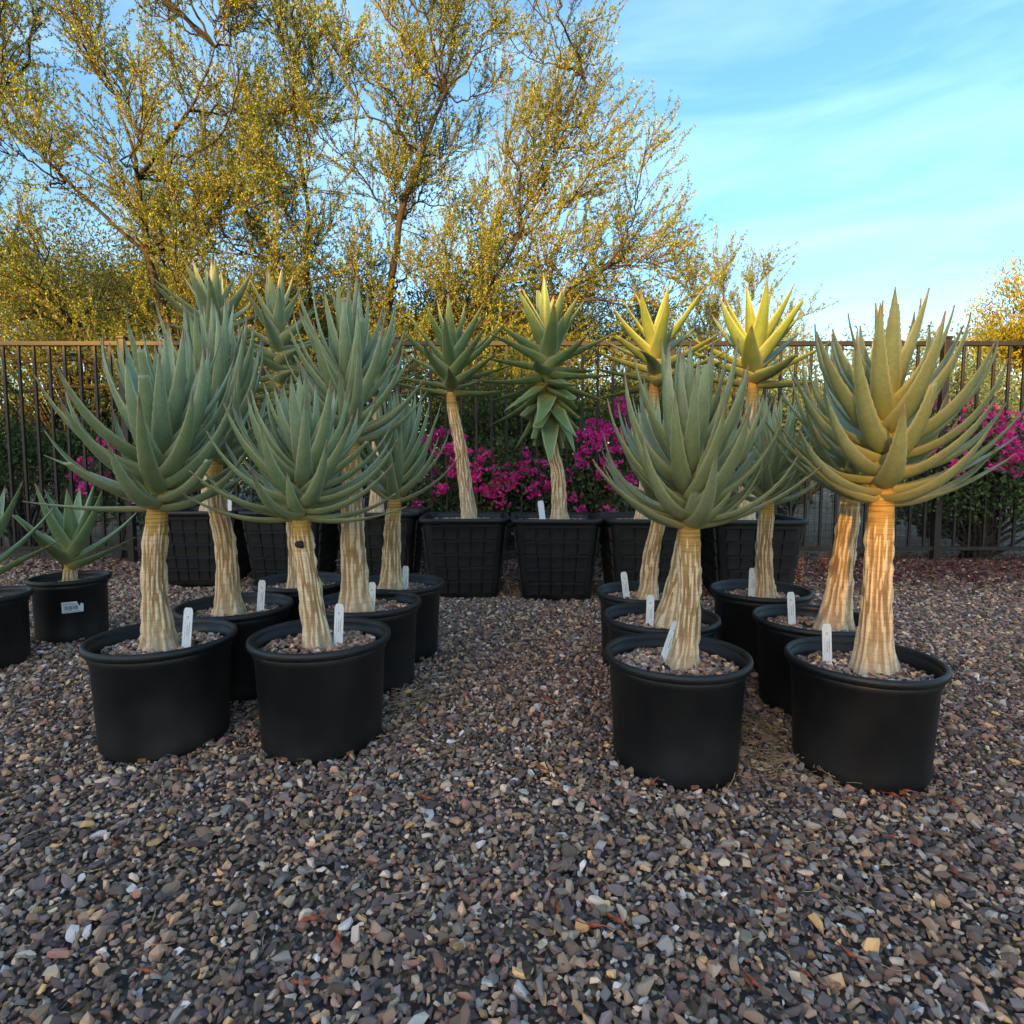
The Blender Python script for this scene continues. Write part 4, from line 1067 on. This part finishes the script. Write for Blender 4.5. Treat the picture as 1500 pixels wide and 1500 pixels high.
# barcode sticker on the small pot
def sticker():
    px, py, k, rz = POTS['L2']; e = pot_obj['L2']
    R = .176; a0 = math.atan2(-py, -px) + .02
    def patch(name, x0, x1, z0, z1, off, mat, par, nseg=8, torn=False):
        V, F = [], []
        for i in range(nseg + 1):
            x = x0 + (x1 - x0) * i / nseg; a = a0 + x / R - rz
            r = R + off
            zt = z1 - (.010 + .008 * ((i * 7) % 3) if torn and i >= nseg - 2 else 0)
            V += [(r * math.cos(a), r * math.sin(a), z0), ((r + .0035) * math.cos(a), (r + .0035) * math.sin(a), zt)]
        for i in range(nseg): F.append((2 * i, 2 * i + 2, 2 * i + 3, 2 * i + 1))
        me = bpy.data.meshes.new(name); me.from_pydata(V, [], F); me.update()
        return link(name, me, mat, par)
    s = patch('barcode_sticker', -.045, .045, .165, .222, .0005, M['tag'], e, 10, True)
    s['label'] = 'white paper barcode sticker with a torn corner'
    rr = random.Random(9); V, F = [], []
    def rect(x0, x1, z0, z1):
        b0 = len(V)
        for x, z in ((x0, z0), (x1, z0), (x1, z1), (x0, z1)):
            a = a0 + x / R - rz; r = R + .0012 + .0035 * (z - .165) / .057
            V.append((r * math.cos(a), r * math.sin(a), z))
        F.append((b0, b0 + 1, b0 + 2, b0 + 3))
    x = -.034
    while x < .018:
        w = rr.choice([.0008, .0014, .0024]); rect(x, x + w, .181, .201); x += w + rr.choice([.0008, .0012, .002])
    for z, x0, x1 in ((.211, -.038, .012), (.206, -.038, .02), (.176, -.02, -.006), (.170, -.038, .03)):
        x = x0
        while x < x1:
            w = rr.uniform(.001, .003); rect(x, x + w, z, z + .0022); x += w + .0012
    me = bpy.data.meshes.new('print'); me.from_pydata(V, [], F); me.update()
    link('print', me, M['ink'], s)
sticker()

# ------------------------------------------------------------------ litter on the gravel
def pod_mesh(seed):
    rr = np.random.default_rng(seed); L = rr.uniform(.05, .085); n = 16
    t = np.linspace(0, 1, n)
    P = np.stack([(t - .5) * L, np.sin(t * 2.4 + seed) * .006, .004 * np.sin(t * 5 + seed)], -1)
    c = rr.uniform(.35, .65)
    r = .0011 + .0042 * np.exp(-((t - c) / .11) ** 2) + (.0034 * np.exp(-((t - c - .27) / .07) ** 2) if seed % 2 else 0)
    r[0] = r[-1] = .0004
    return tubes([(P, r)], 8, 'dry_pod')
PODS = [pod_mesh(i) for i in range(6)]
for m_ in PODS: m_.materials.append(M['pod'])
rr = random.Random(17)
spots = []
while len(spots) < 46:
    y = .95 + rr.random() ** 1.7 * 1.9; x = rr.uniform(-.8, .85) * y
    if rr.random() < .45: x = abs(x)
    if not blocked(x, y): spots.append((x, y))
spots += [(.40 + rr.gauss(0, .04), 1.62 + rr.gauss(0, .03)) for _ in range(4)] + [(1.1 + rr.gauss(0, .1), 1.58 + rr.gauss(0, .02)) for _ in range(5)]
for i, (x, y) in enumerate(spots):
    if blocked(x, y): continue
    o = link('dry_pod', PODS[i % 6], None, None, (x, y, ground_z(x, y) + .019), (rr.gauss(0, .12), rr.gauss(0, .12), rr.uniform(0, 6.28)))
    s = rr.uniform(.6, 1.15); o.scale = (s, s, s)
    lab = 'rust-red dried seed pod stem lying on open gravel'
    if i >= 50: lab = 'rust-red dried seed pod stem at the foot of the orange striped trunk pot'
    elif i >= 46: lab = 'rust-red dried seed pod stem at the foot of the yellow-banded trunk pot'
    tag(o, lab, 'seed pod', 'dried red seed pods on the gravel')
def build_straw():
    r2 = np.random.default_rng(12); polys = []
    for _ in range(420):
        y = .95 + r2.random() ** 1.2 * 3.2; x = r2.uniform(-.9, .9) * y
        if blocked(x, y): continue
        a = r2.uniform(0, 6.28); L = r2.uniform(.012, .055); t = np.linspace(-.5, .5, 5)
        bend = r2.normal(0, .12)
        P = np.stack([x + math.cos(a) * t * L - math.sin(a) * bend * L * (t * t * 4), y + math.sin(a) * t * L + math.cos(a) * bend * L * (t * t * 4), ground_z(x, y) + .019 + t * L * r2.normal(0, .12)], -1)
        polys.append((P, np.full(5, r2.uniform(.0005, .0013))))
    for cx, cy_, sx_, sy_, cnt in ((.80, 1.98, .07, .22, 260), (.83, 1.75, .10, .10, 90), (-.36, 2.12, .05, .12, 90)):      # raked up between the pots
        for _ in range(cnt):
            x, y = r2.normal(cx, sx_), r2.normal(cy_, sy_)
            if blocked(x, y): continue
            a = r2.uniform(0, 6.28); L = r2.uniform(.015, .06); t = np.linspace(-.5, .5, 5); bend = r2.normal(0, .25)
            P = np.stack([x + math.cos(a) * t * L - math.sin(a) * bend * L * (t * t * 4), y + math.sin(a) * t * L + math.cos(a) * bend * L * (t * t * 4), ground_z(x, y) + .022 + r2.uniform(0, .012) + t * L * r2.normal(0, .25)], -1)
            polys.append((P, np.full(5, r2.uniform(.0006, .0016))))
    o = link('straw', tubes(polys, 4, 'straw'), M['straw'])
    tag(o, 'scattered dry straw and twig bits on the gravel', 'straw', None, 'stuff')
build_straw()

# far hills along the horizon
def hills():
    r2 = np.random.default_rng(2); n = 120; V, F = [], []
    for i in range(n + 1):
        x = -1400 + 2800 * i / n
        h = 14 + 10 * math.sin(i * .21) + 7 * math.sin(i * .53 + 1) + r2.uniform(-1.5, 1.5)
        V += [(x, 900, -2), (x, 960, max(4, h)), (x, 1080, -2)]
    for i in range(n):
        a = i * 3; F += [(a, a + 3, a + 4, a + 1), (a + 1, a + 4, a + 5, a + 2)]
    me = bpy.data.meshes.new('hills'); me.from_pydata(V, [], F); me.update()
    tag(link('hills', me, M['hill']), 'low far desert hills on the horizon', None, None, 'structure')
hills()
